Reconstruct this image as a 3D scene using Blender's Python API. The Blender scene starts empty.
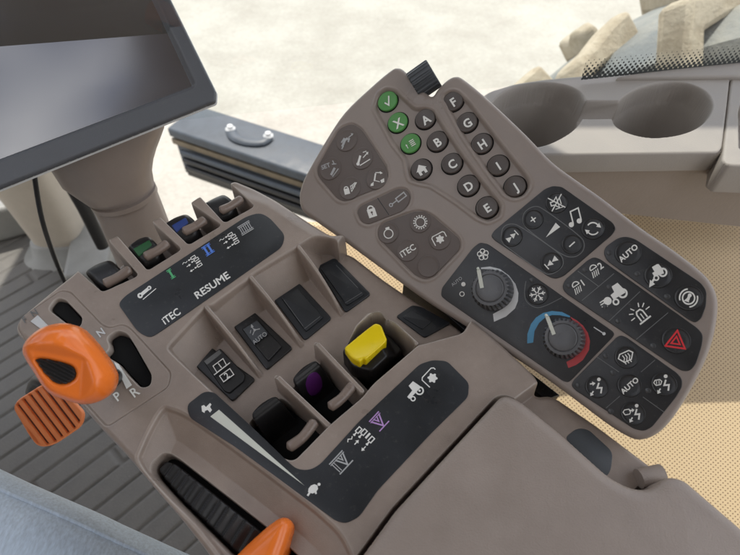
import bpy, bmesh, math, random
import numpy as np
from mathutils import Vector, Matrix
random.seed(4); np.random.seed(4)
R = math.radians
sc = bpy.context.scene
COL = sc.collection
# ------------------------------------------------------------------ camera
CAM = np.array([0.0, 0.0, 1.0]); PITCH = 50.0
F = 534.0                                   # focal length in photo pixels (740 wide)
cp, sp = math.cos(R(PITCH)), math.sin(R(PITCH))
CR = np.array([1.0, 0, 0]); CU = np.array([0, sp, cp]); CB = np.array([0, -cp, sp])
def ray(px, py):
    d = (px - 370.0) * CR + (277.5 - py) * CU - F * CB
    return d / np.linalg.norm(d)
def at(px, py, dist): return CAM + ray(px, py) * dist
def camvec(x, y, z):
    v = x * CR + y * CU + z * CB
    return v / np.linalg.norm(v)

class Frame:                                # a plane in the world with its own u, v axes
    def __init__(s, o, n, along=None):
        s.o = np.array(o, float); s.n = np.array(n, float) / np.linalg.norm(n)
        a = np.array([1.0, 0, 0]) if along is None else np.array(along, float)
        a = a - s.n * a.dot(s.n); s.u = a / np.linalg.norm(a); s.v = np.cross(s.n, s.u)
    def uv(s, px, py, h=0.0):
        d = ray(px, py); o = s.o + s.n * h
        t = (o - CAM).dot(s.n) / d.dot(s.n)
        p = CAM + d * t - s.o
        return (p.dot(s.u), p.dot(s.v))
    def w(s, u, v, h=0.0): return s.o + s.u * u + s.v * v + s.n * h
    def pts(s, L, h=0.0): return [s.uv(p[0], p[1], p[2] if len(p) > 2 else h) for p in L]

# ------------------------------------------------------------------ objects
def mesh_obj(name, me, mat, parent=None):
    o = bpy.data.objects.new(name, me); COL.objects.link(o)
    if mat: me.materials.append(mat)
    if parent is not None:
        o.parent = parent
        o.matrix_parent_inverse = Matrix.Identity(4)
        org = Vector(parent['_w']) if '_w' in parent.keys() else Vector((0, 0, 0))
        me.transform(Matrix.Translation(-org)); o['_w'] = tuple(org)
    return o
def raw(name, V, Fc, mat, parent=None, smooth=True, sharp=35):
    me = bpy.data.meshes.new(name)
    me.from_pydata([tuple(map(float, v)) for v in V], [], Fc); me.update()
    if smooth:
        me.shade_smooth()
        if sharp: me.set_sharp_from_angle(angle=R(sharp))
    return mesh_obj(name, me, mat, parent)
def thing(name, label, cat, loc, group=None):
    o = bpy.data.objects.new(name, None); COL.objects.link(o)
    o.location = tuple(loc); o['_w'] = tuple(float(x) for x in loc)
    o.empty_display_size = .02
    o['label'] = label; o['category'] = cat
    if group: o['group'] = group
    return o
def tag(o, label, cat, group=None):
    o['label'] = label; o['category'] = cat
    if group: o['group'] = group
    return o

# ------------------------------------------------------------------ 2D tools
def rounded(P, r, seg=6):
    P = [np.array(p[:2], float) for p in P]; out = []; n = len(P)
    for i in range(n):
        a, b, c = P[i - 1], P[i], P[(i + 1) % n]
        rr = r[i] if isinstance(r, (list, tuple)) else r
        d1 = a - b; d2 = c - b; l1 = np.linalg.norm(d1); l2 = np.linalg.norm(d2)
        d1 /= l1; d2 /= l2
        k = min(rr, l1 * .49, l2 * .49)
        if k < 1e-6: out.append(b); continue
        p, q = b + d1 * k, b + d2 * k
        for j in range(seg + 1):
            t = j / seg; out.append((1 - t) ** 2 * p + 2 * t * (1 - t) * b + t * t * q)
    return [tuple(p) for p in out]
def smoothp(P, n=8, closed=True):           # Catmull-Rom
    P = [np.array(p, float) for p in P]; N = len(P); out = []
    rng = range(N) if closed else range(N - 1)
    for i in rng:
        if closed: a, b, c, d = P[i - 1], P[i], P[(i + 1) % N], P[(i + 2) % N]
        else: a, b, c, d = P[max(i - 1, 0)], P[i], P[i + 1], P[min(i + 2, N - 1)]
        for j in range(n):
            t = j / n
            out.append(.5 * ((2 * b) + (c - a) * t + (2 * a - 5 * b + 4 * c - d) * t * t + (3 * b - a - 3 * c + d) * t ** 3))
    if not closed: out.append(P[-1])
    return [tuple(p) for p in out]
def circ(c, r, n=40, ph=0): return [(c[0] + r * math.cos(ph + 2 * math.pi * i / n), c[1] + r * math.sin(ph + 2 * math.pi * i / n)) for i in range(n)]
def area(P):
    return .5 * sum(P[i - 1][0] * P[i][1] - P[i][0] * P[i - 1][1] for i in range(len(P)))
def ccw(P): return P if area(P) > 0 else P[::-1]
def offset(P, d):                           # inward by d (ccw polygon)
    P = ccw(P); n = len(P); A = np.array(P); out = []
    for i in range(n):
        e1 = A[i] - A[i - 1]; e2 = A[(i + 1) % n] - A[i]
        n1 = np.array([-e1[1], e1[0]]); n2 = np.array([-e2[1], e2[0]])
        n1 /= (np.linalg.norm(n1) + 1e-12); n2 /= (np.linalg.norm(n2) + 1e-12)
        m = n1 + n2; l = np.linalg.norm(m)
        m = n1 if l < .3 else m / l
        out.append(tuple(A[i] + m * d / max(m.dot(n1), .5)))
    return out
def sdf(U, V, P, closest=False):            # negative inside
    P = np.array(P); n = len(P)
    best = np.full(U.shape, 1e18); ins = np.zeros(U.shape, bool)
    cx = np.zeros(U.shape) if closest else None; cy = np.zeros(U.shape) if closest else None
    for i in range(n):
        ax, ay = P[i - 1]; bx, by = P[i]
        ex, ey = bx - ax, by - ay; L = ex * ex + ey * ey
        if L < 1e-16: continue
        t = np.clip(((U - ax) * ex + (V - ay) * ey) / L, 0, 1)
        qx = ax + t * ex; qy = ay + t * ey
        d = (U - qx) ** 2 + (V - qy) ** 2
        m = d < best; best = np.where(m, d, best)
        if closest: cx = np.where(m, qx, cx); cy = np.where(m, qy, cy)
        c = (ay > V) != (by > V)
        if abs(ey) > 1e-15: ins ^= c & (U < ex * (V - ay) / ey + ax)
    s = np.sqrt(best); s = np.where(ins, -s, s)
    return (s, cx, cy) if closest else s
def sstep(x): x = np.clip(x, 0, 1); return x * x * (3 - 2 * x)

def relief(name, fr, outline, hfun, cell, mat, parent=None, skirt=None, edge_r=0.0, uvmap=False, blur=0):
    """a moulded surface: height h(u, v) over an outline, rounded at the rim, with a skirt going down"""
    P = np.array(ccw(outline)); lo = P.min(0) - cell; hi = P.max(0) + cell
    nu = int((hi[0] - lo[0]) / cell) + 2; nv = int((hi[1] - lo[1]) / cell) + 2
    U, V = np.meshgrid(lo[0] + np.arange(nu) * cell, lo[1] + np.arange(nv) * cell)
    S, cx, cy = sdf(U, V, P, True)
    keep = S < cell * .75
    snap = keep & (S > -cell * .3)
    U = np.where(snap, cx, U); V = np.where(snap, cy, V); D = np.where(snap, 0, -S)
    H = hfun(U, V, D) + np.zeros(U.shape)
    if edge_r > 0:
        k = np.clip(D, 0, edge_r)
        H = H - (edge_r - np.sqrt(np.maximum(edge_r ** 2 - (edge_r - k) ** 2, 0)))
    if blur:
        inn = keep & (D > cell * 1.5)
        for _ in range(blur):
            Hp = np.pad(np.where(keep, H, 0), 1); Kp = np.pad(keep.astype(float), 1)
            sH = Hp[:-2, 1:-1] + Hp[2:, 1:-1] + Hp[1:-1, :-2] + Hp[1:-1, 2:]; sK = Kp[:-2, 1:-1] + Kp[2:, 1:-1] + Kp[1:-1, :-2] + Kp[1:-1, 2:]
            H = np.where(inn, .5 * H + .5 * sH / np.maximum(sK, 1), H)
    idx = np.full(U.shape, -1); idx[keep] = np.arange(keep.sum())
    X = fr.o[None] + U[keep][:, None] * fr.u + V[keep][:, None] * fr.v + H[keep][:, None] * fr.n
    a, b, c, d = idx[:-1, :-1], idx[:-1, 1:], idx[1:, 1:], idx[1:, :-1]
    m = (a >= 0) & (b >= 0) & (c >= 0) & (d >= 0)
    Q = np.stack([a[m], b[m], c[m], d[m]], 1)
    uvs = np.stack([U[keep], V[keep]], 1)
    if skirt is not None:
        E = np.concatenate([Q[:, [0, 1]], Q[:, [1, 2]], Q[:, [2, 3]], Q[:, [3, 0]]])
        key = np.minimum(E[:, 0], E[:, 1]).astype(np.int64) * 10 ** 8 + np.maximum(E[:, 0], E[:, 1])
        _, inv, cnt = np.unique(key, return_inverse=True, return_counts=True)
        B = E[cnt[inv.ravel()] == 1]
        vs = np.unique(B); mp = {int(v): len(X) + i for i, v in enumerate(vs)}
        hv = H[keep][vs]
        Xl = X[vs] + (skirt - hv)[:, None] * fr.n
        X = np.concatenate([X, Xl]); uvs = np.concatenate([uvs, uvs[vs]])
        SQ = np.array([[e[1], e[0], mp[int(e[0])], mp[int(e[1])]] for e in B])
        Q = np.concatenate([Q, SQ])
    used = np.unique(Q); rem = np.full(len(X), -1); rem[used] = np.arange(len(used)); X = X[used]; Q = rem[Q]; uvs = uvs[used]
    me = bpy.data.meshes.new(name)
    me.vertices.add(len(X)); me.vertices.foreach_set('co', X.astype(np.float32).ravel())
    me.loops.add(Q.size); me.loops.foreach_set('vertex_index', Q.astype(np.int32).ravel())
    me.polygons.add(len(Q)); me.polygons.foreach_set('loop_start', np.arange(0, Q.size, 4, dtype=np.int32))
    me.polygons.foreach_set('loop_total', np.full(len(Q), 4, np.int32))
    me.update(calc_edges=True); me.validate(); me.shade_smooth()
    if uvmap:
        ul = me.uv_layers.new(name='plane'); vi = np.zeros(len(me.loops), np.int32); me.loops.foreach_get('vertex_index', vi)
        ul.data.foreach_set('uv', uvs[vi].astype(np.float32).ravel())
    return mesh_obj(name, me, mat, parent)

def prism_data(fr, P, h0, h1, r=.0004, seg=3):
    P = ccw(P); n = len(P); V = []; Fc = []
    rings = [(0, h0), (0, h1 - r)]
    for j in range(1, seg + 1):
        a = math.pi / 2 * j / seg; rings.append((r * (1 - math.cos(a)), h1 - r + r * math.sin(a)))
    for d, h in rings:
        Q = P if d == 0 else offset(P, d)
        V += [fr.w(p[0], p[1], h) for p in Q]
    for k in range(len(rings) - 1):
        for i in range(n):
            j = (i + 1) % n
            Fc.append((k * n + i, k * n + j, (k + 1) * n + j, (k + 1) * n + i))
    Fc.append(tuple((len(rings) - 1) * n + i for i in range(n)))
    return V, Fc
def prism(name, fr, P, h0, h1, mat, parent=None, r=.0004, seg=3):
    V, Fc = prism_data(fr, P, h0, h1, r, seg)
    return raw(name, V, Fc, mat, parent, sharp=40)
def lathe(name, fr, c, prof, mat, parent=None, n=48, teeth=0, depth=0, trng=(0, 0), cap=True, sharp=40):
    V = []; Fc = []
    for (r, h) in prof:
        for i in range(n):
            a = 2 * math.pi * i / n; rr = r
            if teeth and trng[0] <= h <= trng[1] and r > 1e-4: rr = r * (1 - depth * (.5 - .5 * math.cos(a * teeth)) ** 2)
            V.append(fr.w(c[0] + rr * math.cos(a), c[1] + rr * math.sin(a), h))
    for k in range(len(prof) - 1):
        for i in range(n):
            j = (i + 1) % n; Fc.append((k * n + i, k * n + j, (k + 1) * n + j, (k + 1) * n + i))
    if cap: Fc.append(tuple((len(prof) - 1) * n + i for i in range(n)))
    return raw(name, V, Fc, mat, parent, sharp=sharp)
def tube_data(pts, rad, n=16, up=None, flat=1.0, caps=True):
    pts = [np.array(p, float) for p in pts]; m = len(pts)
    if not isinstance(rad, (list, tuple)): rad = [rad] * m
    V = []; Fc = []; upv = np.array(up if up is not None else (0, 0, 1), float)
    for i, p in enumerate(pts):
        t = pts[min(i + 1, m - 1)] - pts[max(i - 1, 0)]; t /= np.linalg.norm(t)
        s = np.cross(t, upv)
        if np.linalg.norm(s) < 1e-3: s = np.cross(t, (0, 1, 0))
        s /= np.linalg.norm(s); w = np.cross(s, t)
        rr = rad[i]; ra, rb = rr if isinstance(rr, (tuple, list)) else (rr, rr * flat)
        for k in range(n):
            a = 2 * math.pi * k / n; V.append(p + s * ra * math.cos(a) + w * rb * math.sin(a))
    for i in range(m - 1):
        for k in range(n):
            j = (k + 1) % n; Fc.append((i * n + k, i * n + j, (i + 1) * n + j, (i + 1) * n + k))
    if caps: Fc.append(tuple(range(n))[::-1]); Fc.append(tuple((m - 1) * n + k for k in range(n)))
    return V, Fc
def tube(name, pts, rad, mat, parent=None, n=16, up=None, flat=1.0, sharp=50):
    V, Fc = tube_data(pts, rad, n, up, flat)
    return raw(name, V, Fc, mat, parent, sharp=sharp)
def capsule_rad(r, m=13, pw=.5):
    return [max(r * (1 - abs(2 * i / (m - 1) - 1) ** 6) ** pw, r * .15) for i in range(m)]
def lerp_pts(P, m):
    P = smoothp(P, 12, False); idx = np.linspace(0, len(P) - 1, m)
    return [P[int(round(i))] for i in idx]
def box_data(c, ax, ay, az, sx, sy, sz):
    c = np.array(c); V = []
    for k in (-1, 1):
        for (i, j) in ((-1, -1), (1, -1), (1, 1), (-1, 1)): V.append(c + ax * sx * i / 2 + ay * sy * j / 2 + az * sz * k / 2)
    return V, [(3, 2, 1, 0), (4, 5, 6, 7), (0, 1, 5, 4), (1, 2, 6, 5), (2, 3, 7, 6), (3, 0, 4, 7)]
def join(parts):
    V = []; Fc = []
    for v, f in parts:
        o = len(V); V += list(v); Fc += [tuple(i + o for i in q) for q in f]
    return V, Fc

# ------------------------------------------------------------------ flat marks (printed legends)
def stroke2(P, w, closed=False):            # mitred strip, no overlapping faces
    A = [np.array(p, float) for p in P]; n = len(A); L = []; Rr = []
    for i in range(n):
        if closed: a, b, c = A[i - 1], A[i], A[(i + 1) % n]
        else: a, b, c = A[max(i - 1, 0)], A[i], A[min(i + 1, n - 1)]
        e1 = b - a; e2 = c - b
        if np.linalg.norm(e1) < 1e-9: e1 = e2
        if np.linalg.norm(e2) < 1e-9: e2 = e1
        n1 = np.array([-e1[1], e1[0]]) / np.linalg.norm(e1); n2 = np.array([-e2[1], e2[0]]) / np.linalg.norm(e2)
        m = n1 + n2; l = np.linalg.norm(m); m = n1 if l < .4 else m / l
        k = w / 2 / max(m.dot(n1), .5)
        L.append(b + m * k); Rr.append(b - m * k)
    V = L + Rr; Fc = []
    for i in range(n if closed else n - 1):
        j = (i + 1) % n; Fc.append((i, n + i, n + j, j))
    return [tuple(v) for v in V], Fc
_tc = {}
def text2(s, bold=.012):                    # text normalised: x 0..width, cap height 1
    if (s, bold) in _tc: return _tc[(s, bold)]
    cu = bpy.data.curves.new('t', 'FONT'); cu.body = s; cu.offset = bold; cu.resolution_u = 3
    ob = bpy.data.objects.new('t', cu); COL.objects.link(ob)
    dg = bpy.context.evaluated_depsgraph_get(); me = bpy.data.meshes.new_from_object(ob.evaluated_get(dg))
    V = [(v.co.x, v.co.y) for v in me.vertices]; Fc = [tuple(p.vertices) for p in me.polygons]
    bpy.data.objects.remove(ob); bpy.data.curves.remove(cu); bpy.data.meshes.remove(me)
    x0 = min(v[0] for v in V); x1 = max(v[0] for v in V); H = .729
    V = [((v[0] - x0) / H, v[1] / H) for v in V]
    _tc[(s, bold)] = (V, Fc, (x1 - x0) / H); return _tc[(s, bold)]
def shapes2(sh):
    """list of primitives -> list of (V, F)"""
    out = []
    for s in sh:
        k = s[0]
        if k == 'p': out.append((ccw(list(s[1])), [tuple(range(len(s[1])))]))
        elif k == 's': out.append(stroke2(s[1], s[2], len(s) > 3 and s[3]))
        elif k == 'o': out.append(stroke2(circ((s[1], s[2]), s[3], 28), s[4], True))
        elif k == 'd': out.append((circ((s[1], s[2]), s[3], 24), [tuple(range(24))]))
        elif k == 'a':
            x, y, r, a0, a1, w = s[1:7]
            out.append(stroke2([(x + r * math.cos(R(a0 + (a1 - a0) * i / 14)), y + r * math.sin(R(a0 + (a1 - a0) * i / 14))) for i in range(15)], w))
        elif k == 't':
            V, Fc, W = text2(s[1], s[5] if len(s) > 5 else .012); h = s[4]; wf = s[6] if len(s) > 6 else 1
            out.append(([(s[2] + (v[0] - W / 2) * h * wf, s[3] + (v[1] - .5) * h) for v in V], Fc))
    return out
def marks(name, fr, h, cx, cy, size, ang, sh, mat, parent, sx=1.0, shear=0.0):
    V = []; Fc = []; ca, sa = math.cos(R(ang)), math.sin(R(ang)); i = 0
    for v, f in shapes2(sh):
        o = len(V)
        for (x, y) in v:
            x = x * sx + shear * y
            px = cx + size * (x * ca - y * sa); py = cy - size * (x * sa + y * ca)
            q = fr.uv(px, py, h + i * 2.5e-5); V.append(fr.w(q[0], q[1], h + i * 2.5e-5))
        Fc += [tuple(k + o for k in q) for q in f]; i += 1
    return raw(name, V, Fc, mat, parent, smooth=False)
def pxmarks(name, fr, h, prims, mat, parent):
    V = []; Fc = []
    for i, (v, f) in enumerate(shapes2(prims)):
        o = len(V)
        for (x, y) in v:
            q = fr.uv(x, y, h + i * 2.5e-5); V.append(fr.w(q[0], q[1], h + i * 2.5e-5))
        Fc += [tuple(k + o for k in q) for q in f]
    return raw(name, V, Fc, mat, parent, smooth=False)

# ------------------------------------------------------------------ materials
def new_mat(name):
    m = bpy.data.materials.new(name); m.use_nodes = True; nt = m.node_tree
    return m, nt, nt.nodes['Principled BSDF']
def N(nt, t, **k):
    n = nt.nodes.new(t)
    for a, b in k.items(): setattr(n, a, b)
    return n
def plastic(name, col, rough=.45, grain=900, bump=.12, var=.18, dust=0.0, spec=.5, dist=.0004, wear_rim_light=0):
    m, nt, b = new_mat(name); L = nt.links
    tc = N(nt, 'ShaderNodeTexCoord')
    n1 = N(nt, 'ShaderNodeTexNoise'); n1.inputs['Scale'].default_value = 28; n1.inputs['Detail'].default_value = 6
    n1.inputs['Roughness'].default_value = .65
    L.new(tc.outputs['Object'], n1.inputs['Vector'])
    n2 = N(nt, 'ShaderNodeTexNoise'); n2.inputs['Scale'].default_value = grain; n2.inputs['Detail'].default_value = 3
    L.new(tc.outputs['Object'], n2.inputs['Vector'])
    rp = N(nt, 'ShaderNodeMapRange'); rp.inputs['From Min'].default_value = .3; rp.inputs['From Max'].default_value = .7
    rp.inputs['To Min'].default_value = 1 - var; rp.inputs['To Max'].default_value = 1 + var
    L.new(n1.outputs['Fac'], rp.inputs['Value'])
    mx = N(nt, 'ShaderNodeMix', data_type='RGBA', blend_type='MULTIPLY'); mx.inputs['Factor'].default_value = 1
    mx.inputs[6].default_value = (*col, 1); L.new(rp.outputs['Result'], mx.inputs[7])
    last = mx.outputs[2]
    if dust > 0:
        n3 = N(nt, 'ShaderNodeTexNoise'); n3.inputs['Scale'].default_value = 260; n3.inputs['Detail'].default_value = 8; n3.inputs['Roughness'].default_value = .75
        L.new(tc.outputs['Object'], n3.inputs['Vector'])
        r3 = N(nt, 'ShaderNodeMapRange'); r3.inputs['From Min'].default_value = .58; r3.inputs['From Max'].default_value = .72
        r3.inputs['To Max'].default_value = dust; L.new(n3.outputs['Fac'], r3.inputs['Value'])
        m3 = N(nt, 'ShaderNodeMix', data_type='RGBA'); L.new(r3.outputs['Result'], m3.inputs['Factor'])
        L.new(last, m3.inputs[6]); m3.inputs[7].default_value = (.45, .40, .34, 1); last = m3.outputs[2]
    if wear_rim_light > 0:  # worn edges, plus rim highlights painted into the base colour
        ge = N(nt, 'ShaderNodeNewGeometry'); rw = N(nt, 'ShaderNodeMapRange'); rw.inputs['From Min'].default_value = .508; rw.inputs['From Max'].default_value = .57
        rw.inputs['To Max'].default_value = wear_rim_light; L.new(ge.outputs['Pointiness'], rw.inputs['Value'])
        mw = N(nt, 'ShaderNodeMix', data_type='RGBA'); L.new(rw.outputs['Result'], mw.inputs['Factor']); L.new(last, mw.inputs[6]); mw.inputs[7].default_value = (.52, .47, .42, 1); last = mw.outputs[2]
    L.new(last, b.inputs['Base Color'])
    rr = N(nt, 'ShaderNodeMapRange'); rr.inputs['From Min'].default_value = .3; rr.inputs['From Max'].default_value = .7
    rr.inputs['To Min'].default_value = rough - .11; rr.inputs['To Max'].default_value = rough + .12
    L.new(n1.outputs['Fac'], rr.inputs['Value']); L.new(rr.outputs['Result'], b.inputs['Roughness'])
    b.inputs['Specular IOR Level'].default_value = spec
    if bump > 0:
        bp = N(nt, 'ShaderNodeBump'); bp.inputs['Strength'].default_value = bump; bp.inputs['Distance'].default_value = dist
        L.new(n2.outputs['Fac'], bp.inputs['Height']); L.new(bp.outputs['Normal'], b.inputs['Normal'])
    return m
BROWN = (.305, .247, .208)
M = {}
M['brown'] = plastic('brown_plastic', BROWN, .36, 1400, .30, .14, .30, wear_rim_light=.75)
M['brown_panel'] = plastic('brown_panel_plastic', (.29, .243, .213), .38, 1600, .2, .06, .06)
M['brown_gloss'] = plastic('brown_smooth_plastic', (.23, .178, .148), .26, 900, .05, .12, 0)
M['brown_key'] = plastic('brown_keypad_rubber', (.125, .10, .088), .5, 1500, .12, .06, .04)
M['brown_btn'] = plastic('brown_button_plastic', (.082, .066, .058), .42, 1500, .1, .06, .05)
M['leather'] = plastic('brown_grained_vinyl', (.325, .268, .23), .40, 900, .4, .07, 0, dist=.0006)
M['cupgrey'] = plastic('grey_console_plastic', (.30, .272, .245), .5, 700, .3, .05, .05)
M['black'] = plastic('black_plastic', (.011, .011, .012), .38, 1200, .12, .2, .12)
M['black_deep'] = plastic('black_matt', (.004, .004, .004), .7, 800, 0, .1, 0, .2)
M['overlay'] = plastic('dark_label_film', (.019, .0195, .021), .36, 1800, .12, .15, .10)
M['label'] = plastic('slate_label_film', (.018, .021, .025), .36, 1500, .12, .12, .10)
M['knob'] = plastic('dark_grey_rubber', (.10, .102, .107), .33, 1200, .1, .12, .1)
M['slate'] = plastic('slate_plastic', (.06, .067, .075), .45, 900, .2, .1, .05)
M['bezel'] = plastic('monitor_bezel', (.085, .09, .10), .45, 1100, .25, .08, .06)
M['white'] = plastic('white_print', (.84, .84, .80), .5, 500, 0, .05)
M['offwhite'] = plastic('pale_print', (.66, .68, .60), .5, 500, 0, .05)
M['greyprint'] = plastic('grey_print', (.45, .46, .46), .5, 500, 0, .05)
M['dimprint'] = plastic('dim_print', (.15, .155, .155), .5, 500, 0, .05)
M['greenbtn'] = plastic('green_button', (.085, .30, .07), .42, 1000, .08, .06)
M['greenprint'] = plastic('green_print', (.10, .46, .20), .5, 500, 0, .05)
M['blueprint'] = plastic('blue_print', (.10, .24, .75), .5, 500, 0, .05)
M['purpleprint'] = plastic('purple_print', (.50, .30, .62), .5, 500, 0, .05)
M['redprint'] = plastic('red_print', (.72, .03, .04), .5, 500, 0, .05)
M['redarc'] = plastic('red_arc', (.50, .045, .05), .45, 500, 0, .05)
M['bluearc'] = plastic('blue_arc', (.07, .30, .52), .45, 500, 0, .05)
M['green_in'] = plastic('green_insert', (.015, .10, .03), .4, 800, .05, .1)
M['blue_in'] = plastic('blue_insert', (.02, .05, .22), .4, 800, .05, .1)
M['purple_in'] = plastic('purple_insert', (.11, .015, .16), .4, 800, .05, .1)
M['orange'] = plastic('orange_plastic', (.92, .21, .028), .24, 900, .05, .05, .0)
M['orange_matt'] = plastic('orange_pad_plastic', (.85, .24, .07), .45, 900, .1, .07, .05)
M['orange_dark'] = plastic('orange_groove_shade', (.10, .03, .015), .6, 900, .1, .07)  # dark orange that paints the shade between the pad ribs
M['yellow'] = plastic('yellow_plastic', (.88, .66, .0), .35, 900, .04, .05)
M['led'] = plastic('indicator_lens', (.05, .052, .055), .3, 900, 0, .1)
M['silver'] = plastic('silver_trim', (.62, .63, .63), .35, 900, .05, .05)
M['beige'] = plastic('beige_plastic', (.46, .41, .34), .5, 700, .2, .06)
M['greybase'] = plastic('grey_plastic', (.25, .25, .235), .5, 700, .2, .1)
M['boxmetal'] = plastic('blue_grey_paint', (.05, .062, .078), .5, 200, .2, .25, .25)
M['gold'] = plastic('dusty_strip', (.15, .12, .08), .5, 200, .2, .25, .3)
M['fascia'] = plastic('fascia_vinyl', (.27, .228, .198), .5, 420, .5, .07, 0)
SUN_EL, SUN_AZ, SUN, SKY, ROOF_Y0, ROOF_Y1 = 65, -8, 4.8, .15, -.80, .93
# ================================================================== the armrest console
BF = Frame(at(300, 380, .37), (0, -math.sin(R(8)), math.cos(R(8))), (1, .55, 0))
PF = Frame(at(520, 250, .40), camvec(-.40, .15, .90), camvec(.82, .5, 0))
VAL = -.026
def B(L, h=0.0): return BF.pts(L, h)
console = thing('armrest_console', 'brown moulded console with dark label strips, rocker switches, finger levers and orange gear lever',
                'console', BF.w(*BF.uv(300, 380)) - np.array([0, 0, .05]))
outer = B([(14, 327), (18, 317), (57, 285), (75, 271), (90, 254), (105, 239), (112, 236), (150, 220), (157, 216.5), (189, 201.5), (195, 197),
           (228, 180), (234, 178), (254, 186), (273.5, 196), (311, 220.5), (330, 232), (340, 240, -.01), (352, 254, VAL), (381.6, 277, VAL), (415.7, 300.4, VAL),
           (453, 323, VAL), (500, 346.6, -.006), (520, 360), (537, 376), (542, 388), (555, 391, -.01), (600, 423, -.012), (668, 474, -.012), (760, 560, -.012), (760, 660, -.01), (300, 700),
           (205.5, 551), (178, 516), (152, 486), (126.7, 456), (100, 428), (79, 404), (52, 372), (28, 343), (16, 334)])
outer = rounded(outer, .006, 4)
valley = rounded(B([(168, 347), (205, 307), (212, 306), (247, 280), (254, 274), (298, 246.5), (316, 236), (332, 237), (338, 246), (352, 225), (480, 300), (462, 331),
                    (424, 341.5), (417, 343), (372, 381.5), (360, 396), (335, 417), (327, 424), (293, 458.5), (283, 455)]),
                 [.003, .004, .002, .004, .003, .004, .006, .006, .002, 0, 0, .004, .004, .002, .003, .003, .003, .002, .004, .004], 5)
wall_line = [BF.uv(166, 349), BF.uv(205, 306), BF.uv(247, 279), BF.uv(299, 245.5)]
def line_d(U, V, P):                        # distance to an open polyline
    best = np.full(U.shape, 1e9)
    for i in range(len(P) - 1):
        a, b = np.array(P[i]), np.array(P[i + 1]); e = b - a; L = e.dot(e)
        t = np.clip(((U - a[0]) * e[0] + (V - a[1]) * e[1]) / L, 0, 1)
        best = np.minimum(best, np.hypot(U - a[0] - t * e[0], V - a[1] - t * e[1]))
    return best
def seg_t(U, V, a, b):
    a, b = np.array(a), np.array(b); e = b - a; L = e.dot(e)
    t = np.clip(((U - a[0]) * e[0] + (V - a[1]) * e[1]) / L, 0, 1)
    return np.hypot(U - a[0] - t * e[0], V - a[1] - t * e[1]), t
gate_out = rounded(B([(17, 327), (19, 318.5), (60, 290.5), (70, 291.5), (102, 325), (110, 328), (122, 324), (130, 328), (171, 373), (168, 387), (107, 427), (60, 375), (24, 340)]), .0035, 4)
slots = [rounded(B([(49, 308), (56, 298.5), (64, 300), (81, 318), (79, 326), (72, 326)]), .003, 4),
         rounded(B([(107.5, 337), (117, 331), (126, 334), (133, 345), (150, 375), (149, 385), (141, 386), (128.5, 373.5), (118, 361), (105, 354), (110, 350), (111, 345)]), .0028, 4)]
pits = [rounded(B([(243, 414), (262, 398), (276, 388), (325, 424), (293, 457.5), (283.5, 454.5)], -.004), .003, 4),
        rounded(B([(288, 381), (302, 364), (318, 352), (359, 396), (335, 416)], -.004), .003, 4),
        rounded(B([(343, 349), (358, 324), (372, 312), (384, 312), (415.5, 343), (372, 380)], -.002), .003, 4)]
notches = [rounded(B(P), .0025, 4) for P in (
    [(70, 262), (104, 232), (108.5, 243), (137, 275), (103, 290.5)], [(114, 230), (150, 214), (151, 223), (180, 249), (148, 269)],
    [(157, 212), (188, 196), (190, 204), (220, 225), (189, 243.5)], [(196, 190), (227, 174), (229, 183), (253, 206), (225, 221.5)])]
recess = smoothp(B([(160, 411), (172, 409), (194, 420), (240, 453), (285, 487), (322, 516), (345, 542), (350, 575), (300, 620), (238, 575), (196, 526), (160, 490), (139, 463), (141, 447)]), 6)
slotR = rounded(B([(155, 465), (165, 453), (176, 459), (262, 526), (300, 560), (270, 590), (232, 552), (180, 500), (156, 474)], -.010), .004, 4)
hood = B([(350, 338), (357, 322), (368, 312), (379, 310), (396, 322), (417, 341)])
fins = [((206.5, 307, 0), (262, 377, VAL)), ((251, 277, 0), (303, 347, VAL)), ((299, 246.5, 0), (343, 316, VAL)),]
fins2 = [((275.5, 374.5, .001), (328, 424, -.001)), ((315.5, 341, .001), (362, 390, -.001))]
shelf = B([(538, 382, -.004), (556, 372, -.006), (800, 500, -.006), (800, 640, -.006), (600, 560, 0), (512, 400, 0)])
pad_o = rounded(B([(352, 570, .006), (363.5, 555, .006), (395.5, 511, .006), (450, 452, .006), (503, 394.5, .006), (520, 401.5, .006), (560, 434, .006), (606, 475.5, .006), (622, 485, .006), (637, 490, .006), (652, 489, .006), (660, 480, .006), (670, 477, .006),
                   (683, 480, .006), (740, 529, .006), (830, 610, .006), (830, 760, .006), (320, 760, .006)]), [.004, .004, .004, .004, .006, .004, .004, .006, .006, .006, .005, .005, .005, .006, .004, .02, .02, .02], 6)
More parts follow.
